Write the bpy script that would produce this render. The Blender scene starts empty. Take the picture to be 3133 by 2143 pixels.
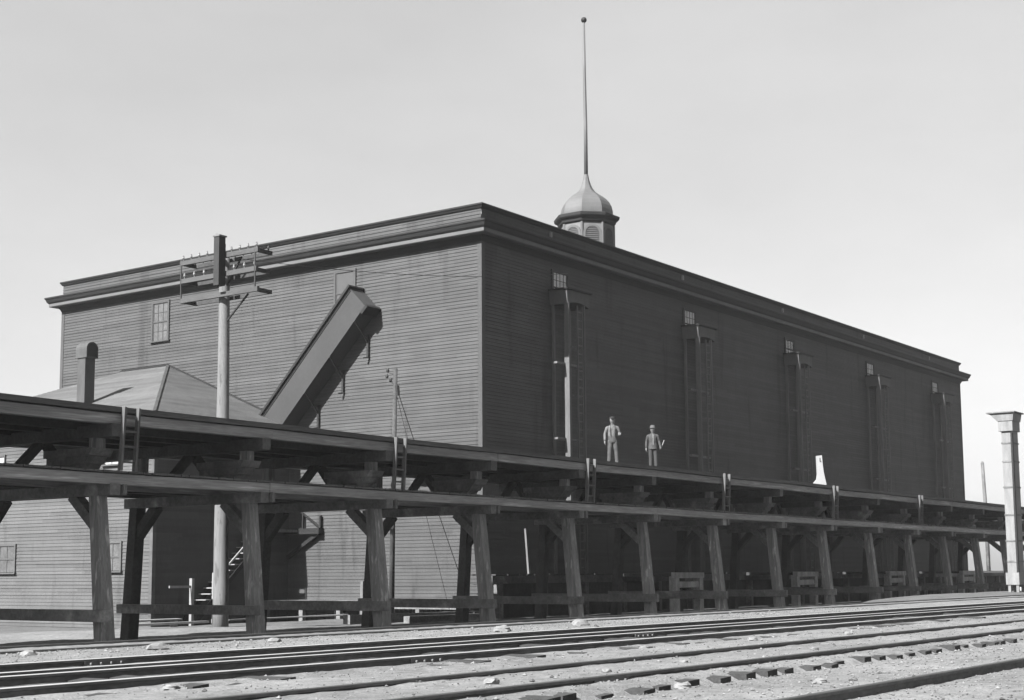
import bpy, math, random
from mathutils import Vector, Matrix, noise
random.seed(7)
R = math.radians
C = bpy.context.scene.collection
sc = bpy.context.scene

# ------------------------------------------------------------------ camera, sky, sun
cam_d = bpy.data.cameras.new('camera')
cam = bpy.data.objects.new('camera', cam_d)
C.objects.link(cam)
YAW, PIT, ROLL = R(35.629), R(6.900), R(-0.381)
fw = Vector((math.cos(YAW), math.sin(YAW), 0)); rt = Vector((math.sin(YAW), -math.cos(YAW), 0)); up = Vector((0, 0, 1))
fw2 = fw*math.cos(PIT) + up*math.sin(PIT); up2 = up*math.cos(PIT) - fw*math.sin(PIT)
rt3 = rt*math.cos(ROLL) + up2*math.sin(ROLL); up3 = up2*math.cos(ROLL) - rt*math.sin(ROLL)
M = Matrix((rt3, up3, -fw2)).transposed().to_4x4()
M.translation = Vector((0, 0, 1.7))
cam.matrix_world = M
cam_d.sensor_fit = 'HORIZONTAL'; cam_d.sensor_width = 36
cam_d.lens = 4469.25/3133*36
cam_d.shift_y = 144.56/3133
cam_d.clip_start = 0.1; cam_d.clip_end = 8000
sc.camera = cam

SUN_EL, SUN_AZ = R(40), R(175)           # azimuth measured from +X toward +Y
sd = Vector((math.cos(SUN_AZ)*math.cos(SUN_EL), math.sin(SUN_AZ)*math.cos(SUN_EL), math.sin(SUN_EL)))
w = bpy.data.worlds.new('World'); sc.world = w; w.use_nodes = True
nt = w.node_tree; nt.nodes.clear()
sky = nt.nodes.new('ShaderNodeTexSky'); sky.sky_type = 'NISHITA'; sky.sun_disc = False
sky.sun_elevation = SUN_EL; sky.sun_rotation = math.atan2(sd.x, sd.y)
sky.air_density = 1.0; sky.dust_density = 3.0; sky.ozone_density = 1.0
bw = nt.nodes.new('ShaderNodeRGBToBW')
bgn = nt.nodes.new('ShaderNodeBackground'); bgn.inputs['Strength'].default_value = 0.056
outw = nt.nodes.new('ShaderNodeOutputWorld')
nt.links.new(sky.outputs[0], bw.inputs[0]); pw = nt.nodes.new('ShaderNodeMath'); pw.operation = 'POWER'; pw.inputs[1].default_value = 0.55       # thin overcast evens out the sky
ml = nt.nodes.new('ShaderNodeMath'); ml.operation = 'MULTIPLY'; ml.inputs[1].default_value = 1.64
wtc = nt.nodes.new('ShaderNodeTexCoord'); wmp = nt.nodes.new('ShaderNodeMapping'); wmp.inputs['Scale'].default_value = (1.2, 1.2, 3.2)
wno = nt.nodes.new('ShaderNodeTexNoise'); wno.inputs['Scale'].default_value = 2.2; wno.inputs['Detail'].default_value = 6; wno.inputs['Roughness'].default_value = 0.55
wmr = nt.nodes.new('ShaderNodeMapRange'); wmr.inputs['From Min'].default_value = 0.3; wmr.inputs['From Max'].default_value = 0.7; wmr.inputs['To Min'].default_value = 0.93; wmr.inputs['To Max'].default_value = 1.07
m2_ = nt.nodes.new('ShaderNodeMath'); m2_.operation = 'MULTIPLY'      # faint high cloud
nt.links.new(wtc.outputs['Generated'], wmp.inputs[0]); nt.links.new(wmp.outputs[0], wno.inputs['Vector']); nt.links.new(wno.outputs['Fac'], wmr.inputs['Value'])
nt.links.new(bw.outputs[0], pw.inputs[0]); nt.links.new(pw.outputs[0], ml.inputs[0]); nt.links.new(ml.outputs[0], m2_.inputs[0]); nt.links.new(wmr.outputs[0], m2_.inputs[1]); nt.links.new(m2_.outputs[0], bgn.inputs['Color']); nt.links.new(bgn.outputs[0], outw.inputs['Surface'])

sl = bpy.data.lights.new('sun', 'SUN'); sl.energy = 5.0; sl.angle = R(0.5); sl.color = (1, 1, 1)
so = bpy.data.objects.new('sun', sl); C.objects.link(so)
so.rotation_euler = sd.to_track_quat('Z', 'Y').to_euler(); so.location = (0, 0, 60)

sc.view_settings.view_transform = 'Standard'; sc.view_settings.look = 'None'
sc.view_settings.exposure = 2.15; sc.view_settings.gamma = 1.0
sc.render.engine = 'CYCLES'
sc.cycles.max_bounces = 6; sc.cycles.diffuse_bounces = 3; sc.cycles.volume_bounces = 0

# ------------------------------------------------------------------ materials (the place is monochrome)
MATS = {}
ALB = 0.315      # the plate saw these paints and timbers darker than the eye
def mat(name, base, var=0.25, stretch=(1, 1, 1), scale=2.0, fine=25.0, finev=0.2, rough=0.85, bump=0.3, board=0.0, boardlen=0, spot=0.0, spotv=1.8, spotscale=3.0, spotstretch=None, metallic=0.0, spec=0.25, bumpd=0.01):
    if name in MATS: return MATS[name]
    m = bpy.data.materials.new(name); m.use_nodes = True
    n = m.node_tree.nodes; l = m.node_tree.links
    b = n['Principled BSDF']
    tc = n.new('ShaderNodeTexCoord'); oi = n.new('ShaderNodeObjectInfo')
    mp = n.new('ShaderNodeMapping'); mp.inputs['Scale'].default_value = stretch
    rnd = n.new('ShaderNodeVectorMath'); rnd.operation = 'MULTIPLY_ADD'
    l.new(oi.outputs['Random'], rnd.inputs[0]); rnd.inputs[1].default_value = (37, 53, 29); l.new(tc.outputs['Object'], rnd.inputs[2])
    l.new(rnd.outputs[0], mp.inputs['Vector'])
    def noi(sca, det=4.0, vec=None):
        t = n.new('ShaderNodeTexNoise'); t.inputs['Scale'].default_value = sca; t.inputs['Detail'].default_value = det
        t.inputs['Roughness'].default_value = 0.6
        l.new(vec or mp.outputs[0], t.inputs['Vector']); return t.outputs['Fac']
    def remap(sock, lo, hi, a=0.25, c=0.75):
        r = n.new('ShaderNodeMapRange'); r.inputs['From Min'].default_value = a; r.inputs['From Max'].default_value = c
        r.inputs['To Min'].default_value = lo; r.inputs['To Max'].default_value = hi; r.clamp = False
        l.new(sock, r.inputs['Value']); return r.outputs[0]
    def mul(a, c):
        k = n.new('ShaderNodeMath'); k.operation = 'MULTIPLY'
        if isinstance(a, float): k.inputs[0].default_value = a
        else: l.new(a, k.inputs[0])
        if isinstance(c, float): k.inputs[1].default_value = c
        else: l.new(c, k.inputs[1])
        return k.outputs[0]
    v = mul(remap(noi(scale), 1-var, 1+var), base*ALB)
    nf = noi(fine, 3.0)
    v = mul(v, remap(nf, 1-finev, 1+finev))
    v = mul(v, remap(noi(scale*0.21, 2.0), 1-var*0.6, 1+var*0.6))
    if board:
        sx = n.new('ShaderNodeSeparateXYZ'); l.new(tc.outputs['Object'], sx.inputs[0])
        fl = n.new('ShaderNodeMath'); fl.operation = 'DIVIDE'; l.new(sx.outputs['Z'], fl.inputs[0]); fl.inputs[1].default_value = board
        f2 = n.new('ShaderNodeMath'); f2.operation = 'FLOOR'; l.new(fl.outputs[0], f2.inputs[0])
        ad = n.new('ShaderNodeMath'); ad.operation = 'ADD'; l.new(sx.outputs['X'], ad.inputs[0]); l.new(sx.outputs['Y'], ad.inputs[1])
        w0 = n.new('ShaderNodeTexWhiteNoise'); w0.noise_dimensions = '1D'; l.new(f2.outputs[0], w0.inputs['W'])
        ma = n.new('ShaderNodeMath'); ma.operation = 'MULTIPLY_ADD'; l.new(w0.outputs['Value'], ma.inputs[0]); ma.inputs[1].default_value = 9.0; l.new(ad.outputs[0], ma.inputs[2])
        dv = n.new('ShaderNodeMath'); dv.operation = 'DIVIDE'; l.new(ma.outputs[0], dv.inputs[0]); dv.inputs[1].default_value = 4.3
        f3 = n.new('ShaderNodeMath'); f3.operation = 'FLOOR'; l.new(dv.outputs[0], f3.inputs[0])
        cb = n.new('ShaderNodeCombineXYZ'); l.new(f2.outputs[0], cb.inputs[0]); l.new(f3.outputs[0], cb.inputs[1])
        wn = n.new('ShaderNodeTexWhiteNoise'); wn.noise_dimensions = '3D'; l.new(cb.outputs[0], wn.inputs['Vector'])
        v = mul(v, remap(wn.outputs['Value'], 0.84, 1.14, 0, 1))
        v = mul(v, remap(w0.outputs['Value'], 0.94, 1.06, 0, 1))
    if spot:
        mp2 = n.new('ShaderNodeMapping'); mp2.inputs['Scale'].default_value = spotstretch or stretch
        l.new(rnd.outputs[0], mp2.inputs['Vector'])
        s = remap(noi(spotscale, 3.0, mp2.outputs[0]), 0, 1, 0.64-spot*0.1, 0.72-spot*0.1)
        cl = n.new('ShaderNodeClamp'); l.new(s, cl.inputs[0])
        v = mul(v, remap(cl.outputs[0], 1.0, spotv, 0, 1))
    cc = n.new('ShaderNodeCombineColor')
    for i in range(3): l.new(v, cc.inputs[i])
    l.new(cc.outputs[0], b.inputs['Base Color'])
    b.inputs['Roughness'].default_value = rough; b.inputs['Metallic'].default_value = metallic
    b.inputs['Specular IOR Level'].default_value = spec
    if bump:
        bp = n.new('ShaderNodeBump'); bp.inputs['Strength'].default_value = bump; bp.inputs['Distance'].default_value = bumpd
        l.new(nf, bp.inputs['Height']); l.new(bp.outputs[0], b.inputs['Normal'])
    MATS[name] = m
    return m

BOARD = 0.166
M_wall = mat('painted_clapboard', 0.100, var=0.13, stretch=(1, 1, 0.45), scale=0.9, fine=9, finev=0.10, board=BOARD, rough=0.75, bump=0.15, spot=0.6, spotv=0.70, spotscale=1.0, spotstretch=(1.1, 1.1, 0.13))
M_annexwall = mat('sunlit_annex_clapboard', 0.155, var=0.13, stretch=(1, 1, 0.45), scale=0.9, fine=9, finev=0.10, board=BOARD, rough=0.8, bump=0.15, spot=0.5, spotv=0.84, spotscale=1.0, spotstretch=(1.3, 1.3, 0.16))  # lighter copy of the wall clapboard; sunlight put into its colour
M_trim = mat('dark_trim_paint', 0.022, var=0.3, scale=1.2, fine=18, finev=0.15, rough=0.7)
M_fascia = mat('pale_trim_paint', 0.20, var=0.15, scale=1.0, fine=18, finev=0.1)
M_corner = mat('corner_board_paint', 0.112, var=0.12, stretch=(1, 1, 0.2), scale=1.5, fine=14, finev=0.1)
M_casing = mat('casing_board_paint', 0.078, var=0.12, stretch=(1, 0.5, 0.5), scale=1.2, fine=14, finev=0.12)
M_guard = mat('dark_guard_timber', 0.14, var=0.35, stretch=(0.12, 2, 2), scale=4.0, fine=16, finev=0.25, bump=0.5)
M_arm = mat('crossarm_timber', 0.125, var=0.25, stretch=(2, 0.3, 2), scale=3.0, fine=20, finev=0.2)
M_head = mat('hoist_board_paint', 0.15, var=0.15, stretch=(1, 1, 0.3), scale=2, fine=14, finev=0.12)
M_upright = mat('hoist_upright_timber', 0.19, var=0.25, stretch=(3, 3, 0.25), scale=3, fine=18, finev=0.2)
M_louvre = mat('louvre_slats', 0.12, var=0.12, scale=2)
M_roof = mat('tar_roof', 0.10, var=0.3, scale=0.8)
M_shingle = mat('weathered_shingle', 0.22, board=0.154, var=0.14, stretch=(1, 1, 1), scale=1.4, fine=11, finev=0.14, bump=0.4, rough=0.9)
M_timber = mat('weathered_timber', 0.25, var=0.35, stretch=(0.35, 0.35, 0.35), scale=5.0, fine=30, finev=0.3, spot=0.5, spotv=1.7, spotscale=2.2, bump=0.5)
M_tdark = mat('dark_shade_timber', 0.085, var=0.35, stretch=(0.35, 0.35, 0.35), scale=5.0, fine=30, finev=0.3, bump=0.5)  # dark timber; shade under the deck is put into its tone
M_tmid = mat('half_shade_timber', 0.15, var=0.35, stretch=(0.35, 0.35, 0.35), scale=5.0, fine=30, finev=0.3, bump=0.5)  # weathered timber darkened part way, deck shade put into the colour
M_bay = mat('brightened_dock_timber', 0.85, var=0.3, stretch=(1, 1, 0.5), scale=4.0, fine=24, finev=0.2, bump=0.4)  # light put into the colour, against the deep shade under the deck
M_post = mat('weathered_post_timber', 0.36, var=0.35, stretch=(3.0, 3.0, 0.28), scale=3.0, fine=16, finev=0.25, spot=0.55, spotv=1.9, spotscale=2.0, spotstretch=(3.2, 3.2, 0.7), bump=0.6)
M_beam = mat('weathered_long_timber', 0.44, var=0.3, stretch=(0.12, 2, 2), scale=4.0, fine=16, finev=0.25, spot=0.5, spotv=1.6, spotscale=2.5, bump=0.5)
M_deck = mat('deck_plank', 0.16, var=0.3, stretch=(4, 0.2, 1), scale=1.5, fine=14, finev=0.25)
M_pale = mat('pale_new_timber', 0.42, var=0.15, stretch=(3, 3, 0.3), scale=2.0, fine=20, finev=0.12)
M_white = mat('whitewash', 0.56, var=0.08, scale=2.0, fine=20, finev=0.06)
M_grey = mat('greyed_timber', 0.24, var=0.3, stretch=(2, 2, 0.4), scale=3.0, fine=20, finev=0.2)
M_tower = mat('hazed_tower_boards', 0.36, var=0.2, stretch=(2, 2, 0.4), scale=3.0, fine=20, finev=0.15)  # paler base tone, with distance haze put into the colour
M_pole = mat('peeled_pole', 0.27, var=0.18, stretch=(4, 4, 0.22), scale=2.5, fine=14, finev=0.2, spot=0.5, spotv=0.6, spotscale=2.0, spotstretch=(3, 3, 0.8), bump=0.5)
M_iron = mat('dark_iron', 0.035, var=0.3, scale=3, rough=0.6)
M_glassins = mat('insulator_glass', 0.35, var=0.1, scale=8, rough=0.25, spec=0.5)
M_pane = mat('window_pane', 0.17, var=0.25, scale=1.5, fine=6, finev=0.15, rough=0.12, bump=0.05, spec=0.6)
M_pane_lit = mat('sky_pale_window_pane', 0.75, var=0.25, scale=1.5, fine=6, finev=0.2, rough=0.3, bump=0.05, spec=0.5)  # reflected sky put into a pale pane colour
M_blind = mat('drawn_blind', 0.13, var=0.08, scale=1.5, fine=8, finev=0.06)
M_zinc = mat('dull_zinc', 0.19, var=0.12, stretch=(1, 1, 0.4), scale=1.2, fine=10, finev=0.08, rough=0.55, bump=0.1)
M_flue = mat('dark_sheet_iron', 0.12, var=0.25, stretch=(1, 1, 0.4), scale=2.2, fine=10, finev=0.12, rough=0.55, bump=0.1)  # sheet metal, darker than the dome zinc
M_cupola = mat('cupola_paint', 0.26, var=0.12, scale=1.0, fine=14, finev=0.1)
M_rust = mat('rusted_rail', 0.24, var=0.3, stretch=(0.4, 1, 1), scale=3, fine=20, finev=0.3, rough=0.8)
M_railtop = mat('polished_rail_head', 0.95, var=0.1, stretch=(0.1, 1, 1), scale=3, fine=12, finev=0.1, rough=0.45, metallic=0.3, spec=0.5, bump=0.05)
M_railtop_rust = mat('rusted_rail_head', 0.10, var=0.2, stretch=(0.1, 1, 1), scale=3, fine=12, finev=0.2, rough=0.7)
M_tie = mat('creosoted_tie', 0.07, var=0.35, scale=6, fine=30, finev=0.3)
M_stone = mat('limestone', 0.34, var=0.2, scale=5, fine=20, finev=0.2)
M_boxp = mat('dark_box_paint', 0.055, var=0.15, scale=3, fine=20, finev=0.1)
M_skin = mat('skin', 0.27, var=0.08, scale=6, fine=30, finev=0.05, rough=0.6)
M_shirt = mat('light_work_shirt', 0.21, var=0.4, scale=9, fine=30, finev=0.2)
M_trouser = mat('grey_work_trousers', 0.10, var=0.4, scale=7, fine=30, finev=0.12)
M_jacket = mat('grey_work_jacket', 0.09, var=0.4, scale=7, fine=30, finev=0.12)
M_trouser_dark = mat('dark_work_trousers', 0.065, var=0.25, scale=7, fine=30, finev=0.12)
M_ladder = mat('ladder_timber', 0.19, var=0.3, stretch=(3, 3, 0.4), scale=3, fine=20, finev=0.2)
M_hat = mat('dark_felt_hat', 0.03, var=0.15, scale=9)
M_hat_lt = mat('grey_felt_hat', 0.14, var=0.15, scale=9)
M_boot = mat('boot_leather', 0.05, var=0.15, scale=9)

# ------------------------------------------------------------------ mesh helpers
ORG = {}
class MB:
    def __init__(s): s.v = []; s.f = []; s.mi = []
    def add(s, vs, fs, m=0):
        o = len(s.v); s.v += [Vector(p) for p in vs]; s.f += [tuple(o+i for i in f) for f in fs]; s.mi += [m]*len(fs)
    def box(s, x0, x1, y0, y1, z0, z1, j=0.0, m=0):
        vs = [(x, y, z) for x in (x0, x1) for y in (y0, y1) for z in (z0, z1)]
        if j: vs = [(a+random.uniform(-j, j), b+random.uniform(-j, j), c+random.uniform(-j, j)) for a, b, c in vs]
        s.add(vs, [(0, 1, 3, 2), (4, 6, 7, 5), (0, 4, 5, 1), (2, 3, 7, 6), (0, 2, 6, 4), (1, 5, 7, 3)], m)
    def beam(s, p, q, wd, ht, side=None, j=0.0, w2=None, h2=None, m=0):
        """bar from p to q; wd across `side`, ht across the other"""
        p = Vector(p); q = Vector(q); d = (q-p).normalized()
        side = Vector(side) if side else (Vector((0, 0, 1)).cross(d) if abs(d.z) < 0.99 else Vector((1, 0, 0)))
        side = (side - d*side.dot(d)).normalized(); o = d.cross(side)
        vs = []
        for c, a, b in ((p, wd/2, ht/2), (q, (w2 or wd)/2, (h2 or ht)/2)):
            for u, t in ((-1, -1), (1, -1), (1, 1), (-1, 1)):
                vs.append(c + side*(u*a+random.uniform(-j, j)) + o*(t*b+random.uniform(-j, j)))
        s.add(vs, [(3, 2, 1, 0), (4, 5, 6, 7), (0, 1, 5, 4), (1, 2, 6, 5), (2, 3, 7, 6), (3, 0, 4, 7)], m)
    def prism(s, poly, ext, m=0):
        poly = [Vector(p) for p in poly]; ext = Vector(ext); k = len(poly)
        s.add(poly+[p+ext for p in poly], [tuple(range(k))[::-1], tuple(range(k, 2*k))] + [(i, (i+1) % k, k+(i+1) % k, k+i) for i in range(k)], m)
    def tube(s, pts, rads, n=10, cap=True, m=0):
        pts = [Vector(p) for p in pts]
        if not hasattr(rads, '__len__'): rads = [rads]*len(pts)
        o = len(s.v); k = len(pts)
        for i, p in enumerate(pts):
            d = (pts[min(i+1, k-1)]-pts[max(i-1, 0)]).normalized()
            a = d.orthogonal().normalized() if abs(d.z) < 0.95 else Vector((1, 0, 0)); a = (a-d*a.dot(d)).normalized(); b = d.cross(a)
            for t in range(n):
                an = 2*math.pi*t/n; s.v.append(p+(a*math.cos(an)+b*math.sin(an))*rads[i])
        for i in range(k-1):
            for t in range(n):
                s.f.append((o+i*n+t, o+i*n+(t+1) % n, o+(i+1)*n+(t+1) % n, o+(i+1)*n+t)); s.mi.append(m)
        if cap:
            s.f.append(tuple(o+t for t in range(n))[::-1]); s.f.append(tuple(o+(k-1)*n+t for t in range(n))); s.mi += [m, m]
    def lathe(s, cx, cy, prof, n=16, rot=0.0, m=0):
        o = len(s.v); k = len(prof)
        for r, z in prof:
            for t in range(n):
                an = rot+2*math.pi*t/n; s.v.append(Vector((cx+r*math.cos(an), cy+r*math.sin(an), z)))
        for i in range(k-1):
            for t in range(n):
                s.f.append((o+i*n+t, o+i*n+(t+1) % n, o+(i+1)*n+(t+1) % n, o+(i+1)*n+t)); s.mi.append(m)
        s.f.append(tuple(o+t for t in range(n))[::-1]); s.f.append(tuple(o+(k-1)*n+t for t in range(n))); s.mi += [m, m]
    def build(s, name, material, parent=None, smooth=False, loc=None):
        me = bpy.data.meshes.new(name)
        root = parent
        while root is not None and root.parent is not None: root = root.parent
        off = Vector(ORG.get(root.name, (0, 0, 0))) if root is not None else Vector(loc or (0, 0, 0))
        me.from_pydata([p-off for p in s.v], [], s.f)
        ms = material if isinstance(material, (list, tuple)) else [material]
        for x in ms: me.materials.append(x)
        if len(ms) > 1: me.polygons.foreach_set('material_index', s.mi)
        if smooth: me.polygons.foreach_set('use_smooth', [True]*len(me.polygons))
        me.update()
        import bmesh as _b
        bm = _b.new(); bm.from_mesh(me); _b.ops.recalc_face_normals(bm, faces=bm.faces); bm.to_mesh(me); bm.free()
        o = bpy.data.objects.new(name, me); C.objects.link(o)
        if parent is not None: o.parent = parent
        else:
            o.location = off; ORG[o.name] = tuple(off)
        return o
def tag(o, label, cat, group=None):
    o['label'] = label; o['category'] = cat
    if group: o['group'] = group
    return o
def thing(name, loc, label, cat, group=None):
    o = bpy.data.objects.new(name, None); C.objects.link(o); o.location = loc; o.empty_display_size = 0.3
    ORG[o.name] = tuple(loc)
    return tag(o, label, cat, group)
def dup(root, loc, label=None, rot=None):
    r = root.copy(); C.objects.link(r); r.location = loc; ORG[r.name] = tuple(loc)
    if label: r['label'] = label
    if rot is not None: r.rotation_euler = rot
    def rec(a, b):
        for ch in [c for c in bpy.data.objects if c.parent == a]:
            c = ch.copy(); C.objects.link(c); c.parent = b; rec(ch, c)
    rec(root, r)
    return r
def struct(o): o['kind'] = 'structure'; return o

# ------------------------------------------------------------------ ground
def lerp(a, b, t): return a+(b-a)*t
def sm(a, b, x):
    t = max(0.0, min(1.0, (x-a)/(b-a))); return t*t*(3-2*t)
RAILZ = 0.55
YPROF = [(-9999, .50), (3, .55), (5.2, .565), (5.5, .58), (7.2, .56), (7.42, .515), (7.60, .52), (7.70, .595), (8.1, .612), (9.4, .618), (9.7, .632), (10.9, .63), (11.25, .555), (11.46, .545), (11.62, .592), (11.85, .592), (12.1, .57), (15.2, .57), (15.5, .625), (17.9, .632), (18.35, .600), (19.9, .600), (20.4, .55), (99999, .55)]
def yprof(y):
    for (a, za), (b, zb) in zip(YPROF[:-1], YPROF[1:]):
        if y <= b: return lerp(za, zb, (y-a)/(b-a))
def ground_z(x, y, rough=True):
    # yard plateau in front of the trestle, dropping behind it
    far = sm(55, 75, x)
    e0 = lerp(20.4, 25.5, far); e1 = lerp(26.0, 34.0, far)
    z = lerp(yprof(y), -0.15, sm(e0, e1, y))
    z -= 0.55*sm(40, 56, y)*(1-far*0.6)
    z += 0.13*math.exp(-((x-35.5)**2/9+(y-38)**2/3))
    if rough:
        z += 0.012*noise.noise(Vector((x*0.9, y*1.5, 0)))+0.012*noise.noise(Vector((x*3.1, y*3.9, 5)))+0.010*noise.noise(Vector((x*8.3, y*9.1, 9)))
        z += 0.05*noise.noise(Vector((x*0.35, y*0.5, 3)))*sm(19.9, 22, y)
        z += 0.03*max(0, noise.noise(Vector((x*0.6, y*1.2, 11))))*(sm(15.5, 16.2, y)-sm(17.3, 17.9, y))
    return z
def axis(segs):
    a = []
    for x0, x1, st in segs:
        x = x0
        while x < x1-1e-6: a.append(x); x += st
    a.append(segs[-1][1]); return a
gx = axis([(-900, -400, 100), (-400, -40, 60), (-40, 4, 4), (4, 34, 0.14), (34, 70, 0.3), (70, 140, 1.2), (140, 400, 20), (400, 1000, 100)])
gy = axis([(-900, -400, 100), (-400, -20, 60), (-20, 3, 2), (3, 16, 0.13), (16, 22, 0.15), (22, 44, 0.5), (44, 90, 2), (90, 400, 30), (400, 1000, 100)])
gv = []
for y in gy:
    for x in gx:
        near = (0 < x < 145 and 0 < y < 92)
        gv.append((x, y, ground_z(x, y, near)))
nx = len(gx)
gf = [(j*nx+i, j*nx+i+1, (j+1)*nx+i+1, (j+1)*nx+i) for j in range(len(gy)-1) for i in range(nx-1)]
gm = bpy.data.meshes.new('ground'); gm.from_pydata(gv, [], gf); gm.polygons.foreach_set('use_smooth', [True]*len(gm.polygons)); gm.update()
go = struct(bpy.data.objects.new('ground', gm)); C.objects.link(go)
def ground_material():
    m = bpy.data.materials.new('cinder_ground'); m.use_nodes = True
    n = m.node_tree.nodes; l = m.node_tree.links; b = n['Principled BSDF']
    tc = n.new('ShaderNodeTexCoord'); sx = n.new('ShaderNodeSeparateXYZ'); l.new(tc.outputs['Object'], sx.inputs[0])
    def noi(s, d=4, st=(1, 1, 1)):
        mp = n.new('ShaderNodeMapping'); mp.inputs['Scale'].default_value = st; l.new(tc.outputs['Object'], mp.inputs[0])
        t = n.new('ShaderNodeTexNoise'); t.inputs['Scale'].default_value = s; t.inputs['Detail'].default_value = d; t.inputs['Roughness'].default_value = 0.65
        l.new(mp.outputs[0], t.inputs['Vector']); return t.outputs['Fac']
    def mth(op, a, c=None, d=None):
        k = n.new('ShaderNodeMath'); k.operation = op
        for i, q in enumerate((a, c, d)):
            if q is None: continue
            if isinstance(q, (int, float)): k.inputs[i].default_value = q
            else: l.new(q, k.inputs[i])
        return k.outputs[0]
    def rng(s, a, c, lo, hi):
        r = n.new('ShaderNodeMapRange'); r.inputs['From Min'].default_value = a; r.inputs['From Max'].default_value = c
        r.inputs['To Min'].default_value = lo; r.inputs['To Max'].default_value = hi; l.new(s, r.inputs['Value']); return r.outputs[0]
    base = mth('MULTIPLY', rng(noi(0.5, 5), 0.3, 0.7, 0.78, 1.2), rng(noi(6.0, 5), 0.3, 0.7, 0.72, 1.25))
    base = mth('MULTIPLY', base, rng(noi(38, 3), 0.3, 0.7, 0.7, 1.3))
    yw = mth('ADD', sx.outputs['Y'], mth('MULTIPLY_ADD', noi(0.9, 4, (0.5, 1.5, 1)), 0.55, -0.275))
    yw = mth('ADD', yw, mth('MULTIPLY_ADD', noi(5, 3), 0.22, -0.11))
    def strip(a, c, e=0.10):
        return mth('MULTIPLY', rng(yw, a-e, a+e, 0, 1), rng(yw, c-e, c+e, 1, 0))
    k = strip(11.95, 15.45)
    k = mth('MAXIMUM', k, mth('MULTIPLY', strip(18.2, 19.9), 0.25))
    k = mth('MAXIMUM', k, mth('MULTIPLY', rng(noi(1.1, 4, (0.45, 1, 1)), 0.60, 0.68, 0, 1), 0.45))
    xw = mth('ADD', sx.outputs['X'], mth('MULTIPLY_ADD', noi(0.4, 3), 8.0, -4.0))
    k = mth('MAXIMUM', k, mth('MULTIPLY', mth('MULTIPLY', rng(yw, 20.5, 22.5, 0, 1), rng(xw, 33, 41, 0, 1)), mth('MULTIPLY', 0.75, rng(yw, 70, 90, 1, 0))))  # darker under and behind the trestle: its shade put into the ground colour
    val = mth('MULTIPLY', base, rng(k, 0, 1, 0.106, 0.052))
    cc = n.new('ShaderNodeCombineColor')
    for i in range(3): l.new(val, cc.inputs[i])
    l.new(cc.outputs[0], b.inputs['Base Color']); b.inputs['Roughness'].default_value = 0.95; b.inputs['Specular IOR Level'].default_value = 0.1
    bp = n.new('ShaderNodeBump'); bp.inputs['Strength'].default_value = 0.7; bp.inputs['Distance'].default_value = 0.02
    l.new(noi(30, 4), bp.inputs['Height']); l.new(bp.outputs[0], b.inputs['Normal'])
    return m
gm.materials.append(ground_material())

# gravel and cinders strewn over the near ground
gb = MB()
OCT = [(1, 0, 0), (-1, 0, 0), (0, 1, 0), (0, -1, 0), (0, 0, 1), (0, 0, -1)]
OF = [(0, 2, 4), (2, 1, 4), (1, 3, 4), (3, 0, 4), (2, 0, 5), (1, 2, 5), (3, 1, 5), (0, 3, 5)]
def lump(mb, x, y, z, r, m=0, flat=0.7):
    a = random.uniform(0, 6.28); ca, sa = math.cos(a), math.sin(a)
    vs = []
    for q in OCT:
        k = r*random.uniform(0.6, 1.25); px, py, pz = q[0]*k*1.2, q[1]*k, q[2]*k*flat
        vs.append((x+px*ca-py*sa, y+px*sa+py*ca, z+pz))
    mb.add(vs, OF, m)
for i in range(24000):
    x = random.uniform(6, 42); y = random.choice((random.uniform(3.5, 11.8), random.uniform(15.4, 18.2), random.uniform(4, 8)))
    if y > x*1.6+2: continue
    r = random.uniform(0.006, 0.016) if random.random() < 0.965 else random.uniform(0.018, 0.036)
    lump(gb, x, y, ground_z(x, y)+r*0.25, r, 0 if random.random() < 0.72 else 1)
gr = gb.build('gravel', [M_stone, mat('cinder', 0.14, var=0.3, scale=8)]); gr['kind'] = 'stuff'; gr['label'] = 'loose gravel and cinders strewn between the rails'; gr['category'] = 'gravel'

# ------------------------------------------------------------------ rails and ties
def rail_mesh(mb, y, z0, h, x0, x1, seg=9.1, jit=0.006):
    hw = 0.034; prof = [(-0.062, 0), (0.062, 0), (0.062, 0.012), (0.012, 0.026), (0.010, h-0.042), (hw, h-0.034), (hw, h-0.006), (hw-0.008, h), (-hw+0.008, h), (-hw, h-0.006), (-hw, h-0.034), (-0.010, h-0.042), (-0.012, 0.026), (-0.062, 0.012)]
    xs = []; x = x0
    while x < x1: xs.append(x); x += seg if x < 120 else 60
    k = len(prof); o = len(mb.v)
    for i, x in enumerate(xs):
        dy = random.uniform(-jit, jit); dz = random.uniform(-jit, jit)
        for a, b in prof: mb.v.append(Vector((x, y+a+dy, z0+b+dz)))
    for i in range(len(xs)-1):
        for t in range(k):
            mb.f.append((o+i*k+t, o+i*k+(t+1) % k, o+(i+1)*k+(t+1) % k, o+(i+1)*k+t)); mb.mi.append(1 if t in (6, 7, 8) else 0)
RAILS = [
 (19.72, 1, 'far rail of the track hugging the trestle posts, nearest the posts'),
 (18.28, 1, 'near rail of the track hugging the trestle posts'),
 (15.30, 0, 'farthest bright rail of the dark middle bundle of four rails'),
 (14.02, 0, 'second bright rail from the trestle in the dark middle bundle'),
 (13.38, 0, 'third bright rail from the trestle in the dark middle bundle'),
 (12.00, 0, 'nearest bright rail of the dark middle bundle of four rails'),
 (9.50, 1, 'far rusty rail of the front track lying in pale ballast'),
 (8.05, 1, 'near rusty rail of the front track, beside the row of tie ends'),
 (5.33, 1, 'rusty rail crossing the bottom right corner of the photo'),
]
rail_objs = []
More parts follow.
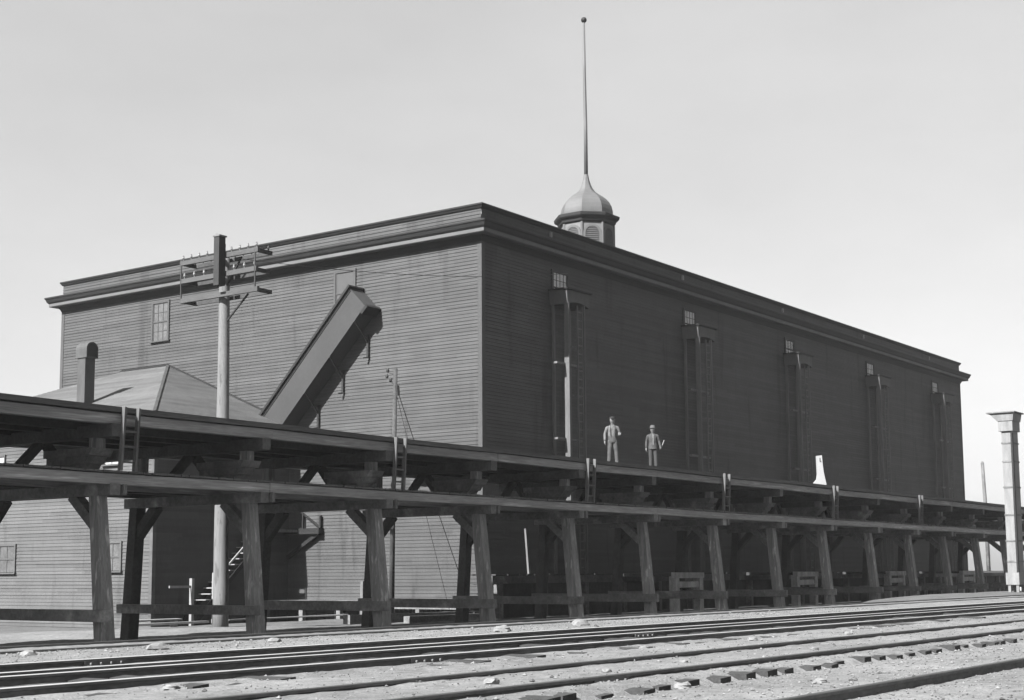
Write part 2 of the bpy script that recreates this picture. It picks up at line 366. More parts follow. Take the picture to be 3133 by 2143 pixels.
for y, rusty, lab in RAILS:
    mb = MB(); rail_mesh(mb, y, RAILZ-(0.045 if y > 18 else 0.02), 0.14, -60, 420)
    o = mb.build('rail', [M_rust, M_railtop_rust if rusty else M_railtop], loc=(0, y, RAILZ))
    tag(o, lab, 'rail', 'rails of the yard tracks'); rail_objs.append(o)
def fishplate(ri, x):
    y = RAILS[ri][0]; par = rail_objs[ri]
    mb = MB(); mb.box(x-0.33, x+0.33, y-0.040, y-0.018, RAILZ+0.015, RAILZ+0.092, 0.002)
    fp = mb.build('fishplate', M_rust, par)
    for k in range(4):
        b = MB(); px = x-0.24+0.16*k; b.tube([(px, y-0.068, RAILZ+0.055), (px, y-0.038, RAILZ+0.055)], 0.017, 6)
        b.build('bolt', M_grey, fp)
for ri, x in ((2, 12.35), (5, 14.8), (4, 22.6), (7, 12.9), (6, 27.5)): fishplate(ri, x)
# ties: only the ends poke out of the ballast
def tie_obj():
    mb = MB(); mb.box(-0.115, 0.115, -1.28, 1.25, -0.16, 0.0, 0.012)
    return mb.build('railway_tie', M_tie)
tie0 = tie_obj(); first = True
def place_tie(x, yc, z, label, rz):
    global first
    o = tie0 if first else tie0.copy()
    if not first: C.objects.link(o)
    first = False
    o.location = (x, yc, z); o.rotation_euler = (random.uniform(-0.02, 0.02), random.uniform(-0.03, 0.03), rz)
    tag(o, label, 'railway tie', 'buried ties of the yard tracks')
x = 8.6
while x < 44:
    place_tie(x+random.uniform(-0.08, 0.08), 8.78+random.uniform(-0.1, 0.1), 0.574+random.uniform(-0.028, 0.008), 'dark tie end poking out of pale ballast beside the front track', random.uniform(-0.05, 0.05)); x += 0.575
x = 7.4
while x < 40:
    if random.random() < 0.72:
        place_tie(x+random.uniform(-0.12, 0.12), 12.70+random.uniform(-0.18, 0.08), 0.590+random.uniform(-0.03, 0.008), 'dark tie end half buried in ballast beside the middle bundle of rails', random.uniform(-0.08, 0.08))
    x += 0.6
# a few bigger stones lying on the ballast
st0 = None
for i, (x, y, r) in enumerate([(13.1, 7.3, .09), (14.4, 6.4, .07), (11.9, 8.8, .08), (13.9, 8.7, .06), (9.6, 10.9, .07), (10.6, 17.0, .13), (12.6, 17.2, .1), (14.6, 16.9, .14), (17.2, 17.1, .1), (22.5, 16.4, .16), (26.0, 16.9, .18), (18.6, 11.0, .07), (21.3, 10.6, .08), (16.0, 8.9, .05), (19.4, 8.7, .06), (24.2, 10.2, .07)]):
    mb = MB(); rr_ = []
    for lat in range(1, 6):
        for lo_ in range(9):
            th, ph = math.pi*lat/6, 2*math.pi*(lo_+0.5*(lat % 2))/9; k_ = r*(1+0.5*noise.noise(Vector((th*1.9+i*7, ph*1.3, i))))
            rr_.append((k_*1.25*math.sin(th)*math.cos(ph), k_*math.sin(th)*math.sin(ph), k_*0.6*math.cos(th)))
    mb.add(rr_, [(a_*9+b_, a_*9+(b_+1) % 9, (a_+1)*9+(b_+1) % 9, (a_+1)*9+b_) for a_ in range(4) for b_ in range(9)]+[tuple(range(9)), tuple(range(36, 45))[::-1]])
    o = mb.build('stone', M_stone); o.location = (x, y, ground_z(x, y)+r*0.15)
    tag(o, 'pale stone lying loose on the cinder ballast', 'stone', 'loose pale stones')

# ------------------------------------------------------------------ clapboard walls, windows
def clap(mb, ax, ay, bx, by, z0, z1, t=0.030, h=BOARD):
    d = Vector((bx-ax, by-ay, 0)); nrm = Vector((d.y, -d.x, 0)).normalized()
    a = Vector((ax, ay, 0)); b = Vector((bx, by, 0))
    z = math.floor(z0/h)*h
    while z < z1-1e-4:
        za = max(z, z0); zb = min(z+h, z1)
        tt = t*random.uniform(0.8, 1.2)
        vs = [a+nrm*tt+Vector((0, 0, za)), b+nrm*tt+Vector((0, 0, za)), b+nrm*0.003+Vector((0, 0, zb)), a+nrm*0.003+Vector((0, 0, zb)), a+Vector((0, 0, za)), b+Vector((0, 0, za))]
        mb.add(vs, [(0, 1, 2, 3), (4, 5, 1, 0)])
        z += h
def window(parent, o, u, nrm, wid, z0, z1, cols, rows, pane_m, frame_m, cas=0.13, blind=False):
    """o: lower corner point, u: along the wall, nrm: outward"""
    o = Vector(o); u = Vector(u); nrm = Vector(nrm); Z = Vector((0, 0, 1)); h = z1-z0
    def bar(mb, a0, a1, b0, b1, d0, d1):
        vs = [o+u*a+Z*b+nrm*d for a in (a0, a1) for b in (b0, b1) for d in (d0, d1)]
        mb.add(vs, [(0, 1, 3, 2), (4, 6, 7, 5), (0, 4, 5, 1), (2, 3, 7, 6), (0, 2, 6, 4), (1, 5, 7, 3)])
    f = MB()
    bar(f, -cas, 0, -0.02, h+cas, 0.0, 0.10); bar(f, wid, wid+cas, -0.02, h+cas, 0.0, 0.10); bar(f, 0, wid, h, h+cas, 0.0, 0.095)
    bar(f, -cas-0.06, wid+cas+0.06, -0.09, -0.02, 0.0, 0.16)
    fo = f.build('window', frame_m, parent)
    s = MB()
    bar(s, 0, wid, h*0.5-0.035, h*0.5+0.035, 0.042, 0.075)
    for i in range(1, cols): bar(s, wid*i/cols-0.014, wid*i/cols+0.014, 0.0, h*0.5-0.035, 0.042, 0.060); bar(s, wid*i/cols-0.014, wid*i/cols+0.014, h*0.5+0.035, h, 0.042, 0.060)
    for i in range(1, rows):
        if abs(i/rows-0.5) > 0.05:
            for c in range(cols): bar(s, wid*c/cols+0.015, wid*(c+1)/cols-0.015, h*i/rows-0.013, h*i/rows+0.013, 0.042, 0.058)
    for a0, a1 in ((0, 0.05), (wid-0.05, wid)): bar(s, a0, a1, 0.0, h, 0.04, 0.065)
    s.build('sash', frame_m, fo)
    g = MB(); bar(g, 0, wid, 0, h, 0.034, 0.038); g.build('pane', pane_m, fo)
    if blind:
        bl = MB(); bar(bl, 0.05, wid-0.05, h*0.5+0.04, h-0.02, 0.0405, 0.048); bl.build('blind', M_blind, fo)
    return fo

# ------------------------------------------------------------------ the warehouse
X0, X1, P0, P1 = 53.44, 119.80, 40.0, 70.75
GB = -0.75
bl = thing('warehouse', (X0, P0, GB), 'huge flat topped clapboard warehouse with heavy cornice and domed cupola', 'warehouse')
wb = MB(); clap(wb, X0, P1, X0, P0, GB, 18.72); clap(wb, X1, P0, X1, P1, GB, 18.72); clap(wb, X1, P1, X0, P1, GB, 18.72)
wb.build('wall', M_wall, bl)['label'] = 'sunlit clapboard end wall'
wb = MB(); clap(wb, X0, P0, X1, P0, GB, 18.72)
wb.build('wall', M_wall, bl)['label'] = 'long shaded clapboard side wall'
rb = MB(); rb.box(X0+0.05, X1-0.05, P0+0.05, P1-0.05, 18.30, 18.42); rb.build('roof', M_roof, bl)
cb = MB()
for (x, y) in ((X0, P0), (X0, P1), (X1, P0)):
    sx_ = -1 if x == X0 else 1; sy_ = -1 if y == P0 else 1
    xa, xb = sorted((x+sx_*0.045, x-sx_*0.20)); ya, yb = sorted((y+sy_*0.045, y-sy_*0.20))
    z1 = 17.2
    c_ = MB(); c_.prism([(x+sx_*0.045, y+sy_*0.045, GB), (x+sx_*0.045, y-sy_*0.20, GB), (x-sx_*0.005, y-sy_*0.20, GB), (x-sx_*0.005, y-sy_*0.005, GB), (x-sx_*0.20, y-sy_*0.005, GB), (x-sx_*0.20, y+sy_*0.045, GB)], (0, 0, z1-GB))
    c_.build('corner_board', M_corner, bl)
# cornice ring: profile (outward offset, z) swept round the plan
def ring(mb, prof, m=0, x0=X0, x1=X1, y0=P0, y1=P1):
    k = len(prof); o = len(mb.v)
    for sx_, sy_ in ((-1, -1), (1, -1), (1, 1), (-1, 1)):
        for d, z in prof:
            mb.v.append(Vector(((x0 if sx_ < 0 else x1)+sx_*d, (y0 if sy_ < 0 else y1)+sy_*d, z)))
    for c in range(4):
        for t in range(k):
            mb.f.append((o+c*k+t, o+c*k+(t+1) % k, o+((c+1) % 4)*k+(t+1) % k, o+((c+1) % 4)*k+t)); mb.mi.append(m)
mb = MB(); ring(mb, [(0.0, 18.14), (0.70, 17.99), (0.76, 17.97), (0.76, 17.90), (0.71, 17.84), (0.66, 17.70), (0.59, 17.62), (0.0, 17.62)]); mb.build('cornice', M_trim, bl)
mb = MB(); ring(mb, [(0.0, 17.618), (0.57, 17.618), (0.57, 17.45), (0.54, 17.42), (0.0, 17.42)]); mb.build('fascia', M_fascia, bl)
mb = MB(); ring(mb, [(0.0, 17.418), (0.20, 17.418), (0.10, 17.26), (0.04, 17.12), (0.0, 17.12)]); mb.build('bed_moulding', M_trim, bl)
mb = MB(); ring(mb, [(0.0, 18.95), (0.16, 18.93), (0.16, 18.86), (0.11, 18.80), (0.07, 18.72), (0.0, 18.72), (-0.25, 18.72), (-0.25, 18.95)]); mb.build('parapet_cap', M_trim, bl)
for xs in (59.15, 72.6, 85.8, 99.2, 112.6):
    s_ = MB(); s_.box(xs-0.09, xs+0.09, P0-0.10, P0-0.02, 18.36, 18.62); s_.build('scupper', M_pale, bl)
window(bl, (X0, 61.51, 14.62), (0, 1, 0), (-1, 0, 0), 1.20, 14.62, 16.70, 3, 4, M_pane, M_corner)
window(bl, (X0, 47.86, 14.62), (0, 1, 0), (-1, 0, 0), 1.20, 14.62, 16.70, 1, 2, M_pane, M_corner, blind=True)
EX = [58.96, 72.36, 85.74, 99.30, 112.7]
for i, x in enumerate(EX):
    if i == 2:
        window(bl, (x+0.35, P0, 15.5), (1, 0, 0), (0, -1, 0), 1.25, 15.5, 16.62, 3, 2, M_pane, M_corner)
    else:
        window(bl, (x+0.35, P0, 15.12), (1, 0, 0), (0, -1, 0), 1.25, 15.12, 16.62, 4, 4, M_pane_lit, M_corner)
# cupola
CX, CY = 86.62, 55.38
def octo(r, z): return (r/math.cos(math.pi/8), z)
mb = MB(); mb.lathe(CX, CY, [octo(1.80, 18.4), octo(1.80, 26.75)], 8, math.pi/8)
cu = mb.build('cupola', M_cupola, bl)
mb = MB(); mb.lathe(CX, CY, [octo(1.82, 26.35), octo(1.95, 26.45), octo(1.98, 26.62), octo(2.14, 26.72), octo(2.20, 26.80), octo(2.22, 26.98), octo(2.05, 27.06), octo(1.7, 27.14)], 8, math.pi/8)
mb.build('cupola_cornice', M_trim, cu)
prof = [(1.80, 27.05), (1.80, 27.3), (1.78, 27.5), (1.71, 27.8), (1.57, 28.1), (1.36, 28.36), (1.10, 28.58), (0.84, 28.76), (0.62, 28.95), (0.45, 29.2), (0.32, 29.5), (0.22, 29.85), (0.15, 30.25)]
mb = MB(); mb.lathe(CX, CY, [octo(a*0.985, z) for a, z in prof], 8, math.pi/8); mb.build('dome', M_zinc, cu)
mb = MB(); mb.tube([(CX, CY, 29.9), (CX+0.02, CY, 34), (CX, CY+0.03, 38), (CX-0.02, CY, 41.7)], [0.15, 0.13, 0.11, 0.075], 10); mb.build('flagpole', M_zinc, cu, True)
mb = MB(); mb.lathe(CX-0.02, CY, [(0.21*math.sin(a*math.pi/10)+0.001, 41.85-0.21*math.cos(a*math.pi/10)) for a in range(11)], 14); mb.build('ball', M_trim, cu, True)
for k in range(8):
    an = math.pi/4*k; nrm = Vector((math.cos(an), math.sin(an), 0)); u = Vector((-math.sin(an), math.cos(an), 0))
    base = Vector((CX, CY, 0))+nrm*1.80
    hw = 0.50; z0, zs = 22.8, 25.55
    arch = [(hw*math.cos(t*math.pi/10), zs+hw*math.sin(t*math.pi/10)) for t in range(11)]
    arch_o = [((hw+0.17)*math.cos(t*math.pi/10), zs+(hw+0.17)*math.sin(t*math.pi/10)) for t in range(11)]
    inn = [(hw, z0)]+arch+[(-hw, z0)]; out = [(hw+0.17, z0)]+arch_o+[(-hw-0.17, z0)]
    f = MB()
    for i in range(len(inn)-1):
        q = [inn[i], out[i], out[i+1], inn[i+1]]
        f.prism([base+u*a+Vector((0, 0, z)) for a, z in q], nrm*0.07)
    lo = f.build('louvre_window', M_fascia, cu)
    g = MB(); g.prism([base+u*a+Vector((0, 0, z))+nrm*0.002 for a, z in inn], nrm*0.008)
    z = z0+0.05
    while z < zs+hw-0.1:
        ww = hw if z < zs else math.sqrt(max(0.0, hw*hw-(z-zs)**2))
        if ww > 0.1: g.add([base+u*ww+Vector((0, 0, z))+nrm*0.06, base-u*ww+Vector((0, 0, z))+nrm*0.06, base-u*ww+Vector((0, 0, z+0.12))+nrm*0.012, base+u*ww+Vector((0, 0, z+0.12))+nrm*0.012], [(0, 1, 2, 3)])
        z += 0.14
    f2 = g
    lo2 = f2.build('louvre', M_louvre, cu)
    # pilaster at the octagon edge
    an2 = an+math.pi/8; pc = Vector((CX+1.80/math.cos(math.pi/8)*math.cos(an2), CY+1.80/math.cos(math.pi/8)*math.sin(an2), 0))
    pm = MB(); pm.tube([pc+Vector((0, 0, 18.4)), pc+Vector((0, 0, 26.36))], 0.10, 6); pm.build('pilaster', M_fascia, cu)

# ------------------------------------------------------------------ engine house against the end wall
AX, AP0, AP1 = 44.70, 52.20, 74.2
an_ = thing('engine_house', (AX, AP0, -0.8), 'clapboard lean-to house with hipped shingle roof against the warehouse end wall', 'building')
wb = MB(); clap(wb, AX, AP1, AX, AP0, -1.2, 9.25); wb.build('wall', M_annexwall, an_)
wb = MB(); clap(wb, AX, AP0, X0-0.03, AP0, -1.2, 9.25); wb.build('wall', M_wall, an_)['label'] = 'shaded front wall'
c_ = MB(); c_.prism([(AX-.045, AP0-.045, -1.2), (AX-.045, AP0+.16, -1.2), (AX+.005, AP0+.16, -1.2), (AX+.005, AP0+.005, -1.2), (AX+.16, AP0+.005, -1.2), (AX+.16, AP0-.045, -1.2)], (0, 0, 10.2)); c_.build('corner_board', M_annexwall, an_)
ez, rz_ = 9.12, 13.12
E1 = (AX-0.5, AP0-0.5, ez); E2 = (X0-0.04, AP0-0.5, ez); A1 = (X0-0.04, 61.45, rz_); A2 = (X0-0.04, 65.15, rz_); E3 = (X0-0.04, AP1+0.5, ez); E4 = (AX-0.5, AP1+0.5, ez)
rb = MB(); rb.add([E1, E2, A1, A2, E3, E4], [(0, 1, 2), (0, 2, 3, 5), (5, 3, 4)])
# courses of shingles as low steps
def slope_courses(mb, lo_a, lo_b, hi_a, hi_b, n, t=0.02):
    lo_a, lo_b, hi_a, hi_b = map(Vector, (lo_a, lo_b, hi_a, hi_b))
    nr = (lo_b-lo_a).cross(hi_a-lo_a if (hi_a-lo_a).length > 0.1 else hi_b-lo_a).normalized()
    if nr.z < 0: nr = -nr
    for i in range(n):
        a = i/n; c = min(1.0, (i+1.05)/n)
        p = lo_a.lerp(hi_a, a)+nr*t*2; q = lo_b.lerp(hi_b, a)+nr*t*2; r_ = lo_b.lerp(hi_b, c)+nr*t; s_ = lo_a.lerp(hi_a, c)+nr*t
        mb.add([p, q, r_, s_, lo_a.lerp(hi_a, a), lo_b.lerp(hi_b, a)], [(0, 1, 2, 3), (4, 5, 1, 0)])
slope_courses(rb, E1, E2, A1, A1, 52); slope_courses(rb, E4, E1, A2, A1, 52)
rf = rb.build('roof', M_shingle, an_)
hb = MB(); d_ = Vector((0, 0, 0.06)); hb.beam(Vector(E1)+d_, Vector(A1)+d_, 0.14, 0.05); hb.build('hip_board', M_tdark, rf); hb = MB(); o_ = Vector((-0.03, 0, 0.07)); hb.beam(Vector(A1)+o_, Vector(A2)+o_, 0.08, 0.10); hb.beam(Vector(E2)+o_, Vector(A1)+o_, 0.06, 0.12); hb.beam(Vector(A2)+o_, Vector(E3)+o_, 0.06, 0.12); hb.build('flashing', M_trim, rf)
fb = MB(); fb.box(AX-0.52, X0-0.05, AP0-0.56, AP0-0.51, ez-0.22, ez+0.02); fb.box(AX-0.56, AX-0.51, AP0-0.56, AP1+0.5, ez-0.22, ez+0.02)
fb.box(AX-0.50, X0-0.05, AP0-0.50, AP0-0.035, ez-0.20, ez-0.16); fb.box(AX-0.50, AX-0.04, AP0-0.034, AP1+0.5, ez-0.20, ez-0.16)
fb.build('eave', M_trim, an_)
for (p, wd, z0, z1) in ((54.35, 1.1, 1.98, 3.24), (62.3, 1.25, 1.95, 3.24), (54.6, 1.05, 6.95, 7.72), (63.4, 1.1, 6.95, 7.72), (58.6, 1.1, 6.95, 7.72)):
    window(an_, (AX, p, z0), (0, 1, 0), (-1, 0, 0), wd, z0, z1, 2, 2, M_pane if z0 < 5 else M_pane_lit, M_annexwall, cas=0.10)
# flue with barrel hood
hx0, hx1, hp0, hp1 = 46.55, 47.15, 59.72, 60.32
fl = MB(); fl.box(hx0, hx1, hp0, hp1, 9.6, 12.65); flo = fl.build('flue', M_flue, an_)
hd = MB(); n_ = 12; pts = []
rr = 0.36; hxc = (hx0+hx1)/2
prof_ = [(hxc+rr*math.cos(math.pi*i/n_), 13.1+rr*math.sin(math.pi*i/n_)) for i in range(n_+1)]+[(hxc-rr, 12.65), (hxc+rr, 12.65)]
hd.prism([(a, hp0-0.16, z) for a, z in prof_], (0, hp1-hp0+0.26, 0)); hd.build('flue_hood', M_flue, flo)
ho = MB(); rr2 = 0.30
ho.prism([(hxc+rr2*math.cos(math.pi*i/n_), hp0-0.165, 13.1+rr2*math.sin(math.pi*i/n_)) for i in range(n_+1)]+[(hxc-rr2, hp0-0.165, 12.72), (hxc+rr2, hp0-0.165, 12.72)], (0, 0.004, 0)); ho.build('flue_mouth', M_iron, flo)
# landing at the stair head, with a narrow bracketed ledge along the end wall
bb = MB(); bb.box(51.2, 53.0, 51.15, AP0-0.04, 3.84, 3.96, 0.01); bal = bb.build('landing', M_timber, an_)
lg = MB(); lg.box(53.02, 53.38, 49.75, AP0-0.06, 3.72, 4.02, 0.01); lgo = lg.build('ledge', M_trim, an_)
q = MB(); q.beam((53.25, AP0-0.15, 2.60), (53.25, 49.98, 3.75), 0.16, 0.17, (1, 0, 0)); q.build('bracket', M_trim, lgo)
q = MB(); q.beam((53.28, AP0-0.12, 5.4), (53.28, 49.9, 4.05), 0.08, 0.07, (1, 0, 0)); q.box(53.22, 53.34, 49.82, 49.92, 4.025, 4.65); q.box(53.22, 53.34, 51.0, 51.08, 4.025, 4.75); q.build('balustrade', M_trim, lgo)
dq = MB(); dq.box(51.5, 52.4, AP0-0.07, AP0-0.035, 3.97, 6.0); dq.build('door', M_trim, an_)

# outside stair up the shaded wall
stx = thing('stairway', (46.0, 51.0, -0.6), 'steep open wooden stairway climbing the shaded engine house wall', 'stairs')
n_st = 15; xs0, zs0, xs1, zs1 = 46.55, -0.2, 51.0, 3.90
for i in range(n_st):
    t = (i+0.5)/n_st; x = lerp(xs0, xs1, t); z = lerp(zs0, zs1, (i+1)/n_st)
    q = MB(); q.box(x-0.17, x+0.15, 51.28, 52.10, z-0.045, z, 0.006); q.build('tread', M_pale, stx)
for y in (51.26, 52.13):
    q = MB(); q.beam((xs0-0.1, y, zs0-0.25), (xs1, y, zs1-0.22), 0.05, 0.22, (0, 1, 0)); q.build('stringer', M_trim, stx)
q = MB(); q.box(46.18, 46.34, 51.18, 51.34, -0.9, 1.60, 0.006); q.build('newel_post', M_pale, stx)
q = MB(); q.box(47.50, 47.65, 51.14, 51.28, -0.9, 1.85, 0.006); q.build('newel_post', M_pale, stx)
q = MB(); q.beam((48.5, 51.20, 2.25), (51.2, 51.20, 4.62), 0.07, 0.09); q.build('handrail', M_pale, stx)
q = MB(); q.beam((44.9, 51.25, 1.22), (46.2, 51.25, 1.22), 0.06, 0.11); q.build('handrail', M_pale, stx)

# ------------------------------------------------------------------ enclosed conveyor chute on the end wall
ch = thing('conveyor_chute', (52.9, 53.0, 9.3), 'boxed wooden conveyor slanting up the sunlit end wall to a window', 'conveyor')
cd = Vector((0, -1, 0.993)).normalized(); cn = Vector((0, 0.993, 1)).normalized()      # along, and upward across
top0 = Vector((52.4, 54.4, 8.57)); L = (Vector((52.4, 47.28, 15.63))-top0).length; DEP = 1.02; HT = 1.44
def cpt(a, b, x): return Vector((52.4+x, 0, 0))+Vector((0, top0.y, top0.z))+cd*a-cn*b
q = MB(); q.prism([cpt(0, 0.06, 0), cpt(L, 0.06, 0), cpt(L, HT, 0), cpt(0, HT, 0)], (DEP, 0, 0)); body = q.build('casing', M_casing, ch)
q = MB(); q.prism([cpt(-0.1, -0.06, -0.13), cpt(L+0.12, -0.06, -0.13), cpt(L+0.12, 0.058, -0.13), cpt(-0.1, 0.058, -0.13)], (DEP+0.12, 0, 0)); q.build('roof_board', M_trim, ch)
q = MB(); q.prism([cpt(0.0, 0.14, -0.03), cpt(L-0.02, 0.14, -0.03), cpt(L-0.02, 0.20, -0.03), cpt(0.0, 0.20, -0.03)], (0.028, 0, 0)); q.build('batten', M_trim, body)
q = MB(); q.prism([cpt(L-0.4, HT+0.002, -0.03), cpt(L+0.10, HT+0.002, -0.03), cpt(L+0.10, HT+0.16, -0.03), cpt(L-0.4, HT+0.16, -0.03)], (DEP+0.02, 0, 0)); q.build('sill_board', M_trim, ch)
for a in (L-0.9, L-3.2, L-5.5, L-7.8):
    p = cpt(a, HT, 0.0); p2 = cpt(a, HT, DEP)
    q = MB(); q.beam(p+Vector((0, 0, -0.02)), Vector((53.38, p.y-0.05, p.z-1.10)), 0.07, 0.07); q.box(53.28, 53.41, p.y-0.10, p.y+0.02, p.z-1.75, p.z-0.6); q.beam((53.33, p.y-0.04, p.z-1.73), (53.1, p.y+0.05, p.z-1.76), 0.10, 0.06)
    q.build('bracket', M_iron, ch)

# ------------------------------------------------------------------ timber trestle
tr = thing('timber_trestle', (23.44, 29.0, -0.2), 'long two tier timber trestle running the length of the yard before the warehouse', 'trestle')
BX = [12.9, 18.2, 23.44, 28.55, 33.76, 39.09, 44.45, 49.71, 55.58, 61.21, 66.84, 72.70, 78.26, 83.92, 89.60, 95.2, 100.8]
XA, XB = 10.5, 103.0
def long_beam(name, y0, y1, z0, z1, m=M_beam, step=None, jj=0.012, off=0.0):
    """timbers butted over the bents, each a little out of line"""
    mb = MB(); cuts = [XA]+[b+off for b in BX[1:-1:2]]+[XB]
    for a, b in zip(cuts[:-1], cuts[1:]):
        dy, dz = random.uniform(-jj, jj), random.uniform(-jj, jj)
        k = 5
        for i in range(k):      # slight bow
            xa, xb = lerp(a, b, i/k), lerp(a, b, (i+1)/k)
            ba, bb_ = -0.02*math.sin(math.pi*i/k), -0.02*math.sin(math.pi*(i+1)/k)
            e0 = 0.004 if i == 0 else 0; e1 = 0.004 if i == k-1 else 0
            vs = [(xa+e0, y0+dy, z0+dz+ba), (xa+e0, y1+dy, z0+dz+ba), (xa+e0, y1+dy, z1+dz+ba), (xa+e0, y0+dy, z1+dz+ba), (xb-e1, y0+dy, z0+dz+bb_), (xb-e1, y1+dy, z0+dz+bb_), (xb-e1, y1+dy, z1+dz+bb_), (xb-e1, y0+dy, z1+dz+bb_)]
            fs = [(0, 1, 5, 4), (1, 2, 6, 5), (2, 3, 7, 6), (3, 0, 4, 7)]
            if i == 0: fs.append((3, 2, 1, 0))
            if i == k-1: fs.append((4, 5, 6, 7))
            mb.add(vs, fs)
    return mb.build(name, m, tr)
long_beam('fascia_beam', 28.82, 29.06, 5.46, 5.715, off=0.3)
long_beam('guard_timber', 28.72, 28.96, 5.735, 5.87, M_guard, off=1.4, jj=0.010)
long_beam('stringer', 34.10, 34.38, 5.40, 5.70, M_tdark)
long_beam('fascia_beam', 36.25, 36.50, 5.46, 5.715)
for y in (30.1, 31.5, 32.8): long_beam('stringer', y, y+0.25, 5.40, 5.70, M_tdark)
dk = MB(); x = XA
while x < XB:
    wd = random.uniform(0.24, 0.30); dz = random.uniform(-0.008, 0.008)
    dk.box(x, x+wd-0.012, 28.97+random.uniform(-0.02, 0.0), 36.62+random.uniform(-0.06, 0.06), 5.735+dz, 5.825+dz); x += wd
dk.build('deck', M_deck, tr)
long_beam('walkway_beam', 28.76, 28.98, 3.975, 4.225, off=0.15)
long_beam('walkway_beam', 30.78, 31.0, 3.975, 4.225, off=0.15)
wk = MB(); x = XA
while x < XB:
    wd = random.uniform(0.22, 0.30); dz = random.uniform(-0.006, 0.010)
    wk.box(x, x+wd-0.015, 28.73+random.uniform(-0.03, 0.03), 31.05, 4.235+dz, 4.285+dz); x += wd
wk.build('walkway', M_deck, tr)
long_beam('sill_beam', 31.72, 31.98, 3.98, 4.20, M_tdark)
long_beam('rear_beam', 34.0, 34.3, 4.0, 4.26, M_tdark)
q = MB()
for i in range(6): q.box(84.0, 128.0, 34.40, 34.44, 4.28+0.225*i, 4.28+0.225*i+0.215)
q.build('gap_blocking_boards', M_tdark, tr)  # added dark sheet that closes the bright gap below the deck
G0 = -0.45
for i, X in enumerate(BX):
    jx = random.uniform(-0.03, 0.03)
    q = MB(); wv = random.uniform(0.335, 0.375); q.beam((X, 29.0+random.uniform(-.03, .03), G0), (X+jx, 29.42, 3.70), wv+0.03, wv+0.03, (1, 0, 0), 0.008, wv-0.02, wv-0.02); q.build('post', M_post, tr)
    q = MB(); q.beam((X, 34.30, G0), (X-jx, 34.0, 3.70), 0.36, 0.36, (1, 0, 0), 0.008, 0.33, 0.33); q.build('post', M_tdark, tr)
    q = MB(); q.box(X-0.18, X+0.12, 28.76+random.uniform(-.04, .04), 34.42, 3.69, 3.97, 0.006); q.build('cap_beam', M_timber, tr)
    q = MB(); q.box(X+0.20, X+0.30, 28.72+random.uniform(-.04, .04), 34.30, 3.70, 3.965, 0.006); q.build('cap_plate', M_timber, tr)
    q = MB(); q.box(X-0.34, X-0.19, 28.60+random.uniform(-.05, .05), 34.46, 0.62+random.uniform(-.03, .03), 0.90+random.uniform(-.03, .03), 0.008); q.build('girt', M_timber, tr)
    for (pa, za, pb, zb) in ((29.45, 2.95, 30.35, 3.72), (34.0, 2.85, 33.15, 3.72)):
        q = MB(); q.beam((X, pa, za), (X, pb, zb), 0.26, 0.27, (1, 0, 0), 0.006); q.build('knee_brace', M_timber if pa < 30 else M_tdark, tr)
    q = MB(); q.box(X-0.17, X+0.15, 28.78+random.uniform(-.04, .03), 36.2, 5.13, 5.445, 0.006); q.build('upper_beam', M_tmid, tr)
    for y in (29.52, 33.9):
        q = MB(); q.box(X-0.14, X+0.14, y-0.14, y+0.14, 4.83 if y < 30 else 4.29, 5.13, 0.006); q.build('stub_post', M_post, tr)
    q = MB(); a = random.uniform(-.05, .05)
    for k_, (pf, pb, xa_, xb_) in enumerate(((29.62, 30.9, -.36, .16), (29.44, 30.98, -.40, .20), (29.24, 31.06, -.44, .24))):
        zb_ = 4.295+0.186*k_
        q.prism([(X+xa_, pf+a-0.07, zb_+0.182), (X+xa_, pf+a+0.05, zb_), (X+xa_, pb, zb_), (X+xa_, pb, zb_+0.182)], (xb_-xa_, random.uniform(-.01, .01), 0.0))
    q.build('corbel', M_timber, tr)
    for sg in (-1, 1):
        q = MB(); q.beam((X+0.12+sg*0.09, 31.85+sg*0.002, 5.12), (X+0.12+sg*1.02, 31.85+sg*0.002, 4.18), 0.20, 0.22, (0, 1, 0), 0.005); q.build('diagonal_strut', M_tdark, tr)

# ladders from the walkway to the deck
def make_ladder(x):
    ld = thing('ladder', (x, 29.2, 4.285), '', 'ladder', 'short ladders between the trestle tiers')
    a, b = Vector((0, 28.74, 4.29)), Vector((0, 28.66, 5.86))
    for s_ in (-0.22, 0.22):
        q = MB(); q.beam(a+Vector((x+s_-0.02, 0, 0)), b+Vector((x+s_, 0, 0)), 0.065, 0.12, (1, 0, 0), 0.004); q.build('rail', M_ladder, ld)
    for t in (0.14, 0.38, 0.62, 0.84):
        c = a.lerp(b, t); q = MB(); q.beam(c+Vector((x-0.20, 0, 0)), c+Vector((x+0.20, 0, 0)), 0.045, 0.05); q.build('rung', M_ladder, ld)
    return ld
ld0 = make_ladder(23.78); ld0['label'] = 'short wooden ladder nearest the camera, at the left end of the trestle'
for x, lb in ((34.15, 'short wooden ladder beside the small insulator pole, below the light end wall'), (44.95, 'short wooden ladder on the trestle just left of the two men'), (55.6, 'short wooden ladder on the trestle just right of the two men'), (67.0, 'short wooden ladder on the trestle near the white flared post'), (78.6, 'short wooden ladder farthest along the trestle to the right')):
    dup(ld0, (x, 29.2, 4.285), lb)

